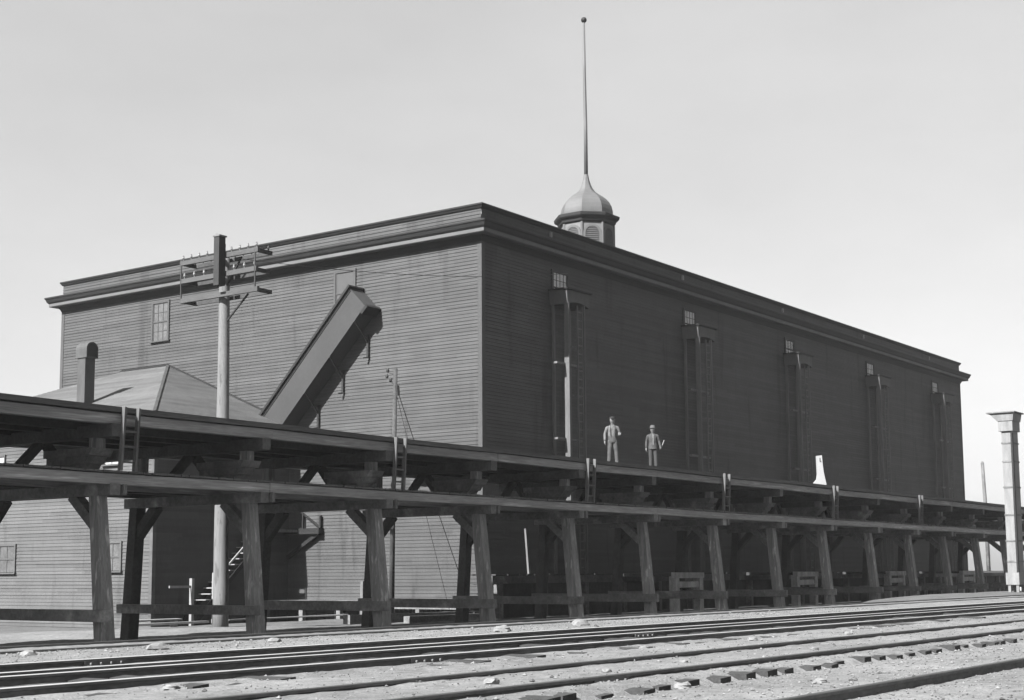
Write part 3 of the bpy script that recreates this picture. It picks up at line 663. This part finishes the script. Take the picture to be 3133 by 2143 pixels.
# ------------------------------------------------------------------ loading dock along the shaded wall
dkk = thing('loading_dock', (49.5, 36.5, -0.3), 'low timber loading dock under the trestle along the shaded wall', 'dock')
q = MB(); x = 49.6
while x < 122: q.box(x, x+0.27, 36.45+random.uniform(-.03, .03), 39.9, 1.64, 1.70); x += 0.285
q.build('dock_deck', M_tdark, dkk)
q = MB(); q.box(49.5, 122, 36.55, 36.75, 1.30, 1.63); q.build('dock_beam', M_timber, dkk)
q = MB(); x = 49.7
while x < 122: q.box(x, x+0.28, 36.92, 36.96, -0.6, 1.62); x += 0.29
q.build('dock_shade_boards', M_tdark, dkk)  # added dark boards stand in for the shade under the dock
x = 50.2
while x < 121:
    q = MB(); q.box(x-.15, x+.15, 36.60, 36.9, -0.5, 1.29, 0.01); q.build('dock_post', M_timber, dkk); x += 3.35
for x in (59.50, 72.63, 85.76, 99.02, 112.0):
    q = MB(); q.box(x, x+2.63, 33.66, 36.44, 1.55, 1.70, 0.006); by = q.build('dock_bay', M_tdark, dkk)
    for xx in (x+0.0, x+2.29):
        q = MB(); q.box(xx, xx+0.34, 33.42, 33.78, -0.5, 1.54, 0.01); q.build('bay_post', M_bay, by)
    q = MB(); q.box(x-0.05, x+2.68, 33.38, 33.64, 1.46, 1.72, 0.008); q.box(x+0.36, x+2.27, 33.46, 33.62, 1.02, 1.30, 0.008); q.build('bay_beam', M_bay, by)
q = MB()
for i in range(4): q.box(48.2+0.33*i, 48.2+0.33*i+0.36, 36.5, 38.2, 0.10+0.38*i, 0.16+0.38*i, 0.01)
q.build('dock_step', M_tdark, dkk)

# boardwalk at the foot of the sunlit end wall
bwk = thing('boardwalk', (52.6, 46, -0.4), 'low dark plank boardwalk at the foot of the sunlit end wall', 'boardwalk')
q = MB(); y = 39.2
while y < 52: q.box(51.4, 53.36, y, y+0.26, 0.44, 0.50, 0.006); y += 0.275
q.build('boardwalk_deck', M_timber, bwk)
q = MB(); q.box(51.44, 51.6, 39.2, 52, 0.16, 0.435, 0.01); q.build('boardwalk_beam', M_timber, bwk)
y = 39.8
while y < 52:
    q = MB(); q.box(51.45, 51.7, y-.12, y+.12, -0.7, 0.16, 0.01); q.build('boardwalk_post', M_timber, bwk); y += 2.4
# timber baulks and pale planks lying on the low ground behind the trestle
def baulk(name, p, q_, wd, ht, m, lab, cat, grp=None):
    mb = MB(); mb.beam(p, q_, wd, ht, None, 0.01); o = mb.build(name, m, loc=p); tag(o, lab, cat, grp); return o
baulk('timber_baulk', (41.2, 37.2, 0.05), (49.2, 37.0, 0.02), 0.34, 0.34, M_timber, 'long dark baulk lying on the ground before the boardwalk', 'timber')
baulk('timber_baulk', (43.5, 36.2, -0.02), (49.0, 36.3, -0.04), 0.30, 0.30, M_timber, 'shorter dark baulk lying closest behind the trestle posts', 'timber')
baulk('plank', (37.6, 39.8, 0.10), (43.6, 39.4, 0.14), 0.28, 0.06, M_pale, 'long pale plank lying behind the trestle left of the end wall', 'plank')
baulk('plank', (33.8, 40.6, 0.02), (37.2, 40.4, 0.05), 0.25, 0.07, M_pale, 'pale plank lying on the ground beside the telegraph pole foot', 'plank')
bn = thing('plank_bench', (36.0, 43.0, -0.3), 'low pale plank bench near the foot of the stairway', 'bench')
q = MB(); q.box(36.4, 38.9, 43.6, 43.9, 0.02, 0.08, 0.006); q.build('seat', M_pale, bn)
for x in (36.7, 38.6):
    q = MB(); q.box(x-.08, x+.08, 43.62, 43.88, -0.5, 0.02); q.build('leg', M_pale, bn)
baulk('stake', (45.22, 40.0, -0.4), (45.27, 40.0, 1.45), 0.13, 0.13, M_grey, 'short white stake upright beside the middle trestle posts', 'stake')
baulk('leaning_pole', (52.25, 36.6, 1.70), (52.15, 36.7, 3.66), 0.10, 0.10, M_grey, 'thin pale pole standing on the dock below the trestle walkway', 'pole')

# ------------------------------------------------------------------ ice elevators on the shaded wall
def make_elevator(x):
    el = thing('hoist_frame', (x, 39.9, 1.7), '', 'hoist', 'timber hoist frames on the shaded wall')
    zt = 15.0
    for (px, py, wx, wy) in ((x+0.22, 39.86, 0.12, 0.14), (x+0.16, 39.02, 0.09, 0.28), (x+1.62, 38.99, 0.11, 0.13), (x+1.66, 39.86, 0.12, 0.12)):
        q = MB(); q.box(px-wx/2, px+wx/2, py-wy/2, py+wy/2, 1.7, zt, 0.004); q.build('upright', M_upright, el)
    q = MB()
    for z in (4.0, 6.2, 10.4, 12.8): q.box(x+0.21, x+1.565, 39.06, 39.12, z-0.05, z+0.05, 0.004)
    q.build('girt', M_tmid, el)
    # boxed head with an arched underside
    q = MB(); N = 8
    arch = [(x+2.06-0.05-i*(1.96)/N, 14.88+0.16*math.sin(math.pi*i/N)) for i in range(N+1)]
    q.prism([(x, 38.90, 15.60), (x+2.06, 38.90, 15.60)]+[(a, 38.90, z) for a, z in arch], (0, 1.06, 0)); hb_ = q.build('hoist_head', M_head, el)
    q = MB(); q.box(x-0.10, x+2.18, 38.80, 39.94, 15.602, 15.67); q.build('hoist_lid', M_trim, hb_)
    for z in (11.9, 8.2):
        q = MB(); q.box(x-0.62, x+1.75, 39.10, 39.30, z-0.05, z+0.05, 0.006); q.build('cross_plank', M_grey, el)
    q = MB()
    for px in (x+1.02, x+1.44): q.box(px-0.035, px+0.035, 38.94, 39.00, 1.7, 14.9)
    z = 2.0
    while z < 14.8: q.box(x+1.055, x+1.405, 38.95, 38.99, z-0.03, z+0.03); z += 0.42
    q.build('ladder_way', M_upright, el)
    return el
e0 = make_elevator(EX[0]); e0['label'] = 'timber hoist frame nearest the light corner, its front upright catching sun'
for x, lb in zip(EX[1:], ('timber hoist frame second from the corner, just right of the men', 'timber hoist frame in the middle of the wall, below a dark window', 'timber hoist frame second from the far end of the shaded wall', 'timber hoist frame at the far end of the shaded wall')):
    dup(e0, (x, 39.9, 1.7), lb)

# ------------------------------------------------------------------ telegraph pole
PX, PY = 35.4, 37.87
tp = thing('telegraph_pole', (PX, PY, -0.1), 'tall telegraph pole with three crossarms and a boxed top', 'telegraph pole')
q = MB(); zz = [-0.6, 1, 3, 5, 7, 9, 11, 12.2, 12.98]
q.tube([(PX+0.10-0.008*z+random.uniform(-.01, .01), PY+random.uniform(-.01, .01), z) for z in zz], [0.285-0.0085*max(z, 0)+random.uniform(-.006, .006) for z in zz], 14); pole_o = q.build('pole', M_pole, tp, True)
q = MB(); q.box(34.70, 35.00, 37.41, 37.67, 11.77, 13.50, 0.004); bx_ = q.build('terminal_box', M_boxp, tp)
q = MB(); q.box(34.67, 35.03, 37.37, 37.71, 13.502, 13.55); q.prism([(34.70, 37.42, 13.552), (34.70, 37.66, 13.552), (34.70, 37.54, 13.61)], (0.30, 0, 0)); q.build('box_lid', M_timber, bx_)
q = MB(); q.box(35.005, 35.10, 37.50, 37.64, 11.9, 13.3); q.build('box_back', M_iron, bx_)
ARMS = [(12.88, 35.84, 39.78, 10), (12.22, 35.92, 39.70, 8), (11.50, 35.84, 39.74, 0)]
for z, a, b, ni in ARMS:
    q = MB(); q.beam((PX-0.32, a, z), (PX-0.32, b, z), 0.10, 0.17, (1, 0, 0), 0.004); am = q.build('crossarm', M_arm, tp)
    q = MB(); q.beam((PX+0.30, a+0.12, z-0.02), (PX+0.30, b-0.12, z-0.02), 0.08, 0.13, (1, 0, 0), 0.004); q.build('crossarm', M_tdark, tp)
    for e in (a+0.05, b-0.12):
        q = MB(); q.box(PX-0.27, PX+0.34, e-0.05, e+0.05, z-0.09, z+0.04); q.build('spacer', M_iron, am)
    for k in range(ni):
        y = lerp(a+0.12, b-0.12, k/(ni-1))
        if abs(y-(PY+0.2)) < 0.35: continue
        q = MB(); q.lathe(PX-0.32, y, [(0.012, z+0.08), (0.012, z+0.15), (0.038, z+0.16), (0.045, z+0.20), (0.030, z+0.23), (0.036, z+0.26), (0.012, z+0.29)], 8); q.build('insulator', M_glassins, am)
        if ni == 10:
            q = MB(); q.lathe(PX+0.30, y+0.05, [(0.012, z+0.06), (0.038, z+0.14), (0.045, z+0.18), (0.030, z+0.21), (0.012, z+0.26)], 8); q.build('insulator', M_iron, am)
for y in (35.98, 39.72):
    q = MB(); q.tube([(PX-0.34, y+0.02, 13.0), (PX-0.36, y, 12.2), (PX-0.34, y, 11.42)], 0.032, 6); q.build('tie_rod', M_iron, tp)
q = MB(); q.beam((PX-0.1, 36.55, 11.44), (PX+0.0, PY-0.1, 10.55), 0.05, 0.05); q.build('arm_brace', M_iron, tp)
q = MB(); q.beam((PX-0.1, 36.9, 12.8), (PX+0.0, PY-0.1, 11.8), 0.05, 0.05); q.build('arm_brace', M_iron, tp)
def wire(name, p, q_, sag, r, lab, cat='wire'):
    mb = MB(); p = Vector(p); q_ = Vector(q_)
    mb.tube([p.lerp(q_, t/14)+Vector((0, 0, -4*sag*(t/14)*(1-t/14))) for t in range(15)], r, 5)
    return tag(mb.build(name, M_iron, loc=p, smooth=True), lab, cat)
wire('wire', (PX, 37.0, 12.75), (59.2, 39.0, 17.0-0.6), 0.35, 0.012, 'thin wire from the telegraph pole to the first hoist frame')

# small insulator pole with guys
sp = thing('insulator_pole', (44.9, 38.0, -0.2), 'slender pole topped by a cluster of insulators before the end wall', 'pole')
q = MB(); q.tube([(44.72, 38.0, -0.4), (44.80, 38.0, 5), (44.93, 38.0, 10.0)], [0.115, 0.10, 0.085], 10); q.build('pole', M_tdark, sp, True)
q = MB()
for k, (dy, z) in enumerate(((0.34, 9.62), (0.30, 9.85), (0.16, 9.45))):
    q.beam((44.9, 38.0, z-0.1), (44.8, 38.0+dy, z), 0.04, 0.04); q.lathe(44.8, 38.0+dy, [(0.02, z), (0.06, z+0.03), (0.065, z+0.10), (0.045, z+0.13), (0.02, z+0.18)], 8)
q.build('insulator_bracket', M_iron, sp)
q = MB(); q.tube([(44.93, 37.93, 9.3), (44.97, 37.92, 8.9)], 0.10, 8); q.build('strain_insulator', M_iron, sp)
wire('guy_wire', (44.95, 37.95, 9.2), (50.1, 37.9, -0.2), 0.1, 0.016, 'guy wire slanting down from the insulator pole to the right', 'wire')
wire('guy_wire', (44.95, 37.95, 8.9), (47.6, 37.2, -0.2), 0.0, 0.010, 'steeper thin guy wire of the insulator pole', 'wire')

# ------------------------------------------------------------------ things standing on the deck
DZ = 5.87
def post_thing(name, p, q_, wd, ht, m, lab, cat):
    mb = MB(); mb.beam(p, q_, wd, ht, (1, 0, 0), 0.004); return tag(mb.build(name, m, loc=p), lab, cat)
q = MB(); fo = Vector((66.4, 29.25, 0)); fu = Vector((0.60, -0.80, 0)); fn = Vector((-0.80, -0.60, 0))
profl = [(-0.36, 5.83), (-0.34, 5.93), (-0.25, 6.05), (-0.15, 6.16), (-0.115, 6.4), (-0.13, 7.30), (0.13, 7.33), (0.15, 6.95), (0.19, 6.55), (0.25, 6.2), (0.30, 5.98), (0.31, 5.83)]
q.prism([fo+fu*a+Vector((0, 0, z)) for a, z in profl], fn*0.20); fpo = tag(q.build('flared_post', M_white, loc=(66.4, 29.25, 5.83)), 'white post with a flared foot on the trestle deck', 'post')
q = MB(); hc = fo+fn*0.205+fu*0.03; q.beam(hc+Vector((0, 0, 7.02)), hc+Vector((0, 0, 7.20)), 0.045, 0.03); q.beam(hc+fu*0.05+Vector((0, 0, 7.02)), hc+Vector((0, 0, 7.03)), 0.03, 0.03); q.build('hook', M_iron, fpo)

# ------------------------------------------------------------------ wooden tower at the right edge, far pole
tw = thing('wooden_tower', (80.3, 24.2, 0.4), 'slender pale boarded tower with flared top at the right edge', 'tower')
x0, x1, y0, y1 = 80.05, 81.15, 24.0, 24.55
zt = 9.25
q = MB(); q.box(x0, x1, y0, y1, 1.6, zt); sh = q.build('shaft', M_tower, tw)
for z in (2.2, 3.3, 4.7, 6.2, 7.6, 8.6):
    q = MB(); q.box(x0-0.03, x1+0.03, y0-0.03, y1+0.03, z-0.04, z+0.04); q.build('band', M_timber, sh)
q = MB(); q.box(x0-0.035, x0+0.16, y0-0.035, y0+0.06, 1.6, zt-0.1); q.build('corner_strip', M_trim, sh)
q = MB(); q.box(x0-0.12, x1+0.10, y0-0.10, y1+0.12, zt, zt+0.30); q.prism([(x0-0.12, y0-0.10, zt+0.302), (x1+0.1, y0-0.10, zt+0.302), (x1+0.1, y1+0.12, zt+0.302), (x0-0.12, y1+0.12, zt+0.302)], (0, 0, 0.25))
q.build('neck', M_tower, tw)
q = MB()
lo_ = [(x0-0.16, y0-0.14), (x1+0.14, y0-0.14), (x1+0.14, y1+0.16), (x0-0.16, y1+0.16)]; hi_ = [(x0-0.22, y0-0.2), (x1+0.2, y0-0.2), (x1+0.2, y1+0.55), (x0-0.22, y1+0.55)]
q.add([(a, b, zt+0.555) for a, b in lo_]+[(a, b, zt+0.98) for a, b in hi_], [(3, 2, 1, 0), (4, 5, 6, 7), (0, 1, 5, 4), (1, 2, 6, 5), (2, 3, 7, 6), (3, 0, 4, 7)])
q.build('flared_head', M_tower, tw)
q = MB(); q.box(x0-0.32, x1+0.3, y0-0.3, y1+0.70, zt+0.985, zt+1.05); q.build('cap_board', M_timber, tw)
q = MB(); q.box(x0-0.06, x1+0.06, y0-0.06, y1+0.10, 0.95, 1.597); q.build('base_box', M_tower, tw)
for (px, py) in ((x0+.06, y0+.06), (x1-.06, y0+.06), (x0+.06, y1-.06), (x1-.06, y1-.06)):
    q = MB(); q.box(px-.07, px+.07, py-.07, py+.07, 0.1, 0.948); q.build('leg', M_tower, tw)
q = MB(); q.tube([(140.9, 45, -0.5), (140.75, 45, 8.2), (140.4, 45, 12.0), (140.4, 45, 12.15)], [0.20, 0.17, 0.15, 0.08], 10)
tag(q.build('bare_pole', M_timber, loc=(140.9, 45, -0.5), smooth=True), 'bare round pole rising behind the far end of the trestle', 'pole')

# ------------------------------------------------------------------ the two men on the deck
def skin(name, chains, m, parent, levels=1):
    """chains: list of lists of (x,y,z,r); joined where points coincide"""
    vs, es, rs, key, roots = [], [], [], {}, []
    for ch_ in chains:
        prev = None
        for (x, y, z, r) in ch_:
            k = (round(x, 4), round(y, 4), round(z, 4))
            if k not in key:
                key[k] = len(vs); vs.append((x, y, z)); rs.append(r)
                if prev is None: roots.append(key[k])
            if prev is not None and prev != key[k] and (prev, key[k]) not in es and (key[k], prev) not in es: es.append((prev, key[k]))
            prev = key[k]
    me = bpy.data.meshes.new(name); me.from_pydata(vs, es, []); me.materials.append(m); me.update()
    o = bpy.data.objects.new(name, me); C.objects.link(o)
    md = o.modifiers.new('Skin', 'SKIN'); md.use_smooth_shade = True
    if not me.skin_vertices: me.attributes.new  # layer is made by the modifier
    for i, r in enumerate(rs):
        d = me.skin_vertices[0].data[i]; d.radius = (r, r); d.use_root = i in roots
    s2 = o.modifiers.new('Subdivision', 'SUBSURF'); s2.levels = levels; s2.render_levels = levels
    if parent is not None: o.parent = parent
    return o
def hand(p, d, u):
    """palm from p along d, fingers curl toward u; returns chains"""
    p = Vector(p); d = Vector(d).normalized(); u = Vector(u); u = (u-d*u.dot(d)).normalized(); s_ = d.cross(u)
    out = [[tuple(p)+(0.030,), tuple(p+d*0.05)+(0.036,), tuple(p+d*0.085)+(0.034,)]]
    for k, (o_, ln) in enumerate(((-0.032, 0.075), (-0.011, 0.085), (0.011, 0.08), (0.030, 0.062))):
        a = p+d*0.085; b = a+s_*o_+d*0.012; c = b+d*ln*0.5+u*0.012; e = c+d*ln*0.28+u*0.03
        out.append([tuple(a)+(0.034,), tuple(b)+(0.011,), tuple(c)+(0.010,), tuple(e)+(0.008,)])
    a = p+d*0.03; b = a-s_*0.04+u*0.01; c = b-s_*0.015+d*0.045+u*0.015
    out.append([tuple(p+d*0.05)+(0.036,), tuple(b)+(0.013,), tuple(c)+(0.010,)])
    return out
def man(x, y, z, face, H, label, top_m, leg_m, hat_m, cap, pose):
    """local frame: +y is where he faces; turned by `face` about z"""
    t = thing('person', (x, y, z), label, 'person'); t.rotation_euler = (0, 0, face)
    s = H/1.74
    def S(ch_): return [[(a*s, b*s, c*s, r*s) for a, b, c, r in q] for q in ch_]
    la, ra, lh, rh = pose['la'], pose['ra'], pose['lh'], pose['rh']    # elbow, wrist
    spine = [(0, 0, 0.95, 0.095), (0, 0, 1.12, 0.095), (0, 0.0, 1.30, 0.095), (0, 0, 1.42, 0.068), (0, 0.01, 1.485, 0.062), (0, 0.028, 1.545, 0.082), (0, 0.03, 1.61, 0.106), (0, 0.02, 1.685, 0.104), (0, 0.015, 1.735, 0.06)]
    shl, shr = (0.180, 0, 1.345), (-0.180, 0, 1.345)
    ch_ = [spine,
        [(0, 0.0, 1.30, 0.095), shr+(0.055,), tuple(ra[0])+(0.040,), tuple(ra[1])+(0.030,)],
        [(0, 0.0, 1.30, 0.095), shl+(0.055,), tuple(la[0])+(0.040,), tuple(la[1])+(0.030,)]]
    fr, fl_ = pose['fr'], pose['fl']
    for sx_, f in ((-1, fr), (1, fl_)):
        ch_.append([(0, 0, 0.95, 0.095), (sx_*0.10, 0, 0.86, 0.075), (lerp(sx_*0.10, f[0], 0.5), f[1]*0.5+0.015, 0.48, 0.058), (f[0], f[1], 0.09, 0.042), (f[0]*1.1, f[1]+0.13, 0.035, 0.034)])
    ch_ += hand(ra[1], rh[0], rh[1])+hand(la[1], lh[0], lh[1])
    # face: nose, ears
    ch_ += [[(0, 0.03, 1.61, 0.106), (0, 0.128, 1.605, 0.016)], [(0, 0.03, 1.61, 0.106), (0.094, 0.015, 1.61, 0.020)], [(0, 0.03, 1.61, 0.106), (-0.094, 0.015, 1.61, 0.020)]]
    body = skin('body', S(ch_), M_skin, t)
    # clothes: lofted with creases so that they hang on the body
    def loft(mb, rings, n=20, wr=0.035, cap=True):
        o = len(mb.v); k = len(rings)
        for i, (cx_, cy_, z_, rx, ry) in enumerate(rings):
            for q_ in range(n):
                an = 2*math.pi*q_/n
                f_ = 1+wr*2*noise.noise(Vector((math.cos(an)*2.2+x, math.sin(an)*2.2, z_*13+y)))
                mb.v.append(Vector((cx_+rx*f_*math.cos(an), cy_+ry*f_*math.sin(an), z_))*s)
        for i in range(k-1):
            for q_ in range(n):
                mb.f.append((o+i*n+q_, o+i*n+(q_+1) % n, o+(i+1)*n+(q_+1) % n, o+(i+1)*n+q_)); mb.mi.append(0)
        if cap:
            mb.f.append(tuple(o+q_ for q_ in range(n))[::-1]); mb.f.append(tuple(o+(k-1)*n+q_ for q_ in range(n))); mb.mi += [0, 0]
    def dense(rings, m_=5):
        out = []
        for r0, r1 in zip(rings[:-1], rings[1:]):
            for j_ in range(m_): out.append(tuple(lerp(p_, q_, j_/m_) for p_, q_ in zip(r0, r1)))
        return out+[rings[-1]]
    def sleeve(mb, pts, wr=0.05, n=12):
        pts = [(Vector(p_), r_) for p_, r_ in pts]; c_ = []; rr_ = []
        for (p0, r0), (p1, r1) in zip(pts[:-1], pts[1:]):
            for j_ in range(6):
                t_ = j_/6; c_.append(p0.lerp(p1, t_)*s); rr_.append(lerp(r0, r1, t_)*s*(1+wr*noise.noise(Vector((x+p0.x*9, y, (j_+p0.z*20)*1.7)))*2))
        c_.append(pts[-1][0]*s); rr_.append(pts[-1][1]*s)
        for _ in range(2): c_ = [c_[0]]+[(c_[i-1]+c_[i]*2+c_[i+1])/4 for i in range(1, len(c_)-1)]+[c_[-1]]
        o = len(mb.v); a_ = Vector((0.1, 1, 0.1))
        for i, p_ in enumerate(c_):
            d_ = (c_[min(i+1, len(c_)-1)]-c_[max(i-1, 0)]).normalized(); a_ = (a_-d_*a_.dot(d_)).normalized(); b_ = d_.cross(a_)
            for q_ in range(n): mb.v.append(p_+(a_*math.cos(2*math.pi*q_/n)+b_*math.sin(2*math.pi*q_/n))*rr_[i])
        for i in range(len(c_)-1):
            for q_ in range(n): mb.f.append((o+i*n+q_, o+i*n+(q_+1) % n, o+(i+1)*n+(q_+1) % n, o+(i+1)*n+q_)); mb.mi.append(0)
        mb.f.append(tuple(o+q_ for q_ in range(n))[::-1]); mb.f.append(tuple(o+(len(c_)-1)*n+q_ for q_ in range(n))); mb.mi += [0, 0]
    jk = pose.get('jacket')
    q = MB()
    low = [(0, 0, 0.79, .192, .150), (0, 0, 0.95, .182, .140)] if jk else [(0, 0, 0.965, .158, .118)]
    loft(q, dense(low+[(0, 0, 1.06, .164, .124), (0, 0.005, 1.20, .176, .130), (0, 0.005, 1.30, .188, .128), (0, 0, 1.375, .180, .108), (0, -0.005, 1.425, .128, .088), (0, 0.0, 1.46, .076, .074), (0, 0.01, 1.485, .070, .070)]))
    for sgn, ar in ((-1, ra), (1, la)):
        sleeve(q, [((sgn*0.10, 0, 1.365), 0.060), ((sgn*0.190, -0.005, 1.345), 0.070), (Vector((sgn*0.19, -0.005, 1.345)).lerp(Vector(ar[0]), 0.4), 0.064), (ar[0], 0.053), (Vector(ar[0]).lerp(Vector(ar[1]), 0.97), 0.044)])
    e = q.build('jacket' if jk else 'shirt', top_m, None, True); e.parent = t; e.location = (0, 0, 0)
    q = MB(); loft(q, dense([(0, 0, 0.79, .150, .112), (0, 0, 0.86, .172, .128), (0, 0, 0.95, .172, .130), (0, 0, 1.035, .164, .125)], 4), 20, 0.02)
    for sx_, f in ((-1, fr), (1, fl_)):
        sleeve(q, [((sx_*0.065, 0, 0.97), 0.07), ((sx_*0.088, 0, 0.86), 0.098), ((sx_*0.095, 0, 0.74), 0.096), ((lerp(sx_*0.10, f[0], 0.5), f[1]*0.5+0.012, 0.48), 0.078), ((f[0], f[1]*0.95, 0.11), 0.074), ((f[0], f[1], 0.045), 0.080)], 0.045, 14)
    e = q.build('trousers', leg_m, None, True); e.parent = t; e.location = (0, 0, 0)
    if not jk:
        q = MB()
        for sgn in (-1, 1): q.tube([Vector(p_)*s for p_ in ((sgn*0.075, 0.132, 1.03), (sgn*0.085, 0.143, 1.20), (sgn*0.085, 0.130, 1.31), (sgn*0.08, 0.06, 1.44), (sgn*0.07, -0.09, 1.40), (sgn*0.04, -0.135, 1.2), (sgn*0.03, -0.13, 1.03))], 0.014*s, 6)
        e = q.build('braces', M_hat, None); e.parent = t; e.location = (0, 0, 0)
    else:
        q = MB(); q.prism([Vector(p_)*s for p_ in ((0.0, 0.150, 0.95), (-0.05, 0.140, 0.95), (-0.055, 0.137, 1.36), (0, 0.10, 1.46), (0.035, 0.12, 1.40), (0.02, 0.142, 1.2))], (0, 0.006, 0)); e = q.build('shirt_front', M_shirt, None); e.parent = t; e.location = (0, 0, 0)
    for sx_, f in ((-1, fr), (1, fl_)):
        skin('boot', S([[(f[0], f[1]-0.03, 0.09, 0.055), (f[0], f[1]-0.02, 0.04, 0.052), (f[0]*1.05, f[1]+0.09, 0.036, 0.046), (f[0]*1.1, f[1]+0.17, 0.03, 0.036)]]), M_boot, t)
    for sx_ in (-1, 1):
        q = MB(); c0 = Vector((sx_*0.034, 0.117, 1.632))*s; q.lathe(c0.x, c0.y, [(0.011*s, c0.z-0.008), (0.016*s, c0.z), (0.011*s, c0.z+0.008)], 8)
        e = q.build('eye', M_hat, None); e.parent = t; e.location = (0, 0, 0)
    q = MB(); q.box(-0.026*s, 0.026*s, 0.09*s, 0.116*s, 1.556*s, 1.564*s); e = q.build('mouth', M_boot, None); e.parent = t
    q = MB()
    if cap:     # flat cap with a peak
        q.lathe(0, 0.015*s, [(0.095*s, 1.655*s), (0.112*s, 1.69*s), (0.115*s, 1.72*s), (0.085*s, 1.752*s), (0.02*s, 1.762*s)], 14)
        q.prism([(-0.07*s, 0.09*s, 1.668*s), (0.07*s, 0.09*s, 1.668*s), (0.05*s, 0.175*s, 1.650*s), (-0.05*s, 0.175*s, 1.650*s)], (0, 0, 0.012*s))
    else:
        q.lathe(0, 0.015*s, [(0.172*s, 1.662*s), (0.176*s, 1.672*s), (0.105*s, 1.684*s), (0.100*s, 1.74*s), (0.085*s, 1.785*s), (0.03*s, 1.79*s)], 16)
    e = q.build('cap' if cap else 'hat', hat_m, None, True); e.parent = t
    q = MB(); q.lathe(0, -0.005*s, [(0.06*s, 1.53*s), (0.090*s, 1.58*s), (0.098*s, 1.63*s), (0.094*s, 1.67*s)], 12); e = q.build('hair', M_hat, None, True); e.parent = t
    return t
toward = math.atan2(-29.3, -48.0)-math.pi/2       # face the camera
m1 = dict(la=((0.28, -0.03, 1.11), (0.29, 0.05, 0.86)), lh=((0.0, 0.10, -1), (-1, 0.2, 0)),
          ra=((-0.25, 0.00, 1.15), (-0.22, 0.22, 1.06)), rh=((-0.5, 0.7, 0.35), (1, 0, 0.2)), fr=(-0.15, 0.02), fl=(0.14, 0.03))
man(47.55, 29.35, 5.83, toward+0.1, 1.82, 'man in pale work shirt and cap standing left on the deck', M_shirt, M_trouser, M_hat, True, m1)
m2 = dict(la=((0.26, -0.02, 1.11), (0.27, 0.06, 0.85)), lh=((0.0, 0.10, -1), (-1, 0.2, 0)),
          ra=((-0.26, -0.04, 1.12), (-0.30, 0.10, 0.92)), rh=((-0.1, 0.5, -0.8), (1, 0, 0)), fr=(-0.12, 0.02), fl=(0.10, 0.0), jacket=True)
man(50.60, 29.35, 5.83, toward-0.05, 1.70, 'man in grey jacket and brimmed hat standing right on the deck', M_jacket, M_trouser_dark, M_hat_lt, False, m2)
q = MB(); q.beam((50.78, 29.10, 6.62), (50.86, 28.98, 6.98), 0.03, 0.03); tag(q.build('stick', M_pale, loc=(50.78, 29.10, 6.62)), 'short stick held by the man in the brimmed hat', 'stick')

# ------------------------------------------------------------------ the smoky air of the yard
q = MB(); q.box(-930, 1030, -930, 1030, -3, 60); hz = q.build('haze', None); hz['kind'] = 'stuff'; hz['label'] = 'thin smoky haze filling the yard'; hz['category'] = 'haze'
hm = bpy.data.materials.new('haze_air'); hm.use_nodes = True; n = hm.node_tree.nodes; n.remove(n['Principled BSDF'])
pv = n.new('ShaderNodeVolumePrincipled'); pv.inputs['Color'].default_value = (0.9, 0.9, 0.9, 1); pv.inputs['Density'].default_value = 0.00015
hm.node_tree.links.new(pv.outputs[0], n['Material Output'].inputs['Volume'])
hz.data.materials.clear(); hz.data.materials.append(hm)
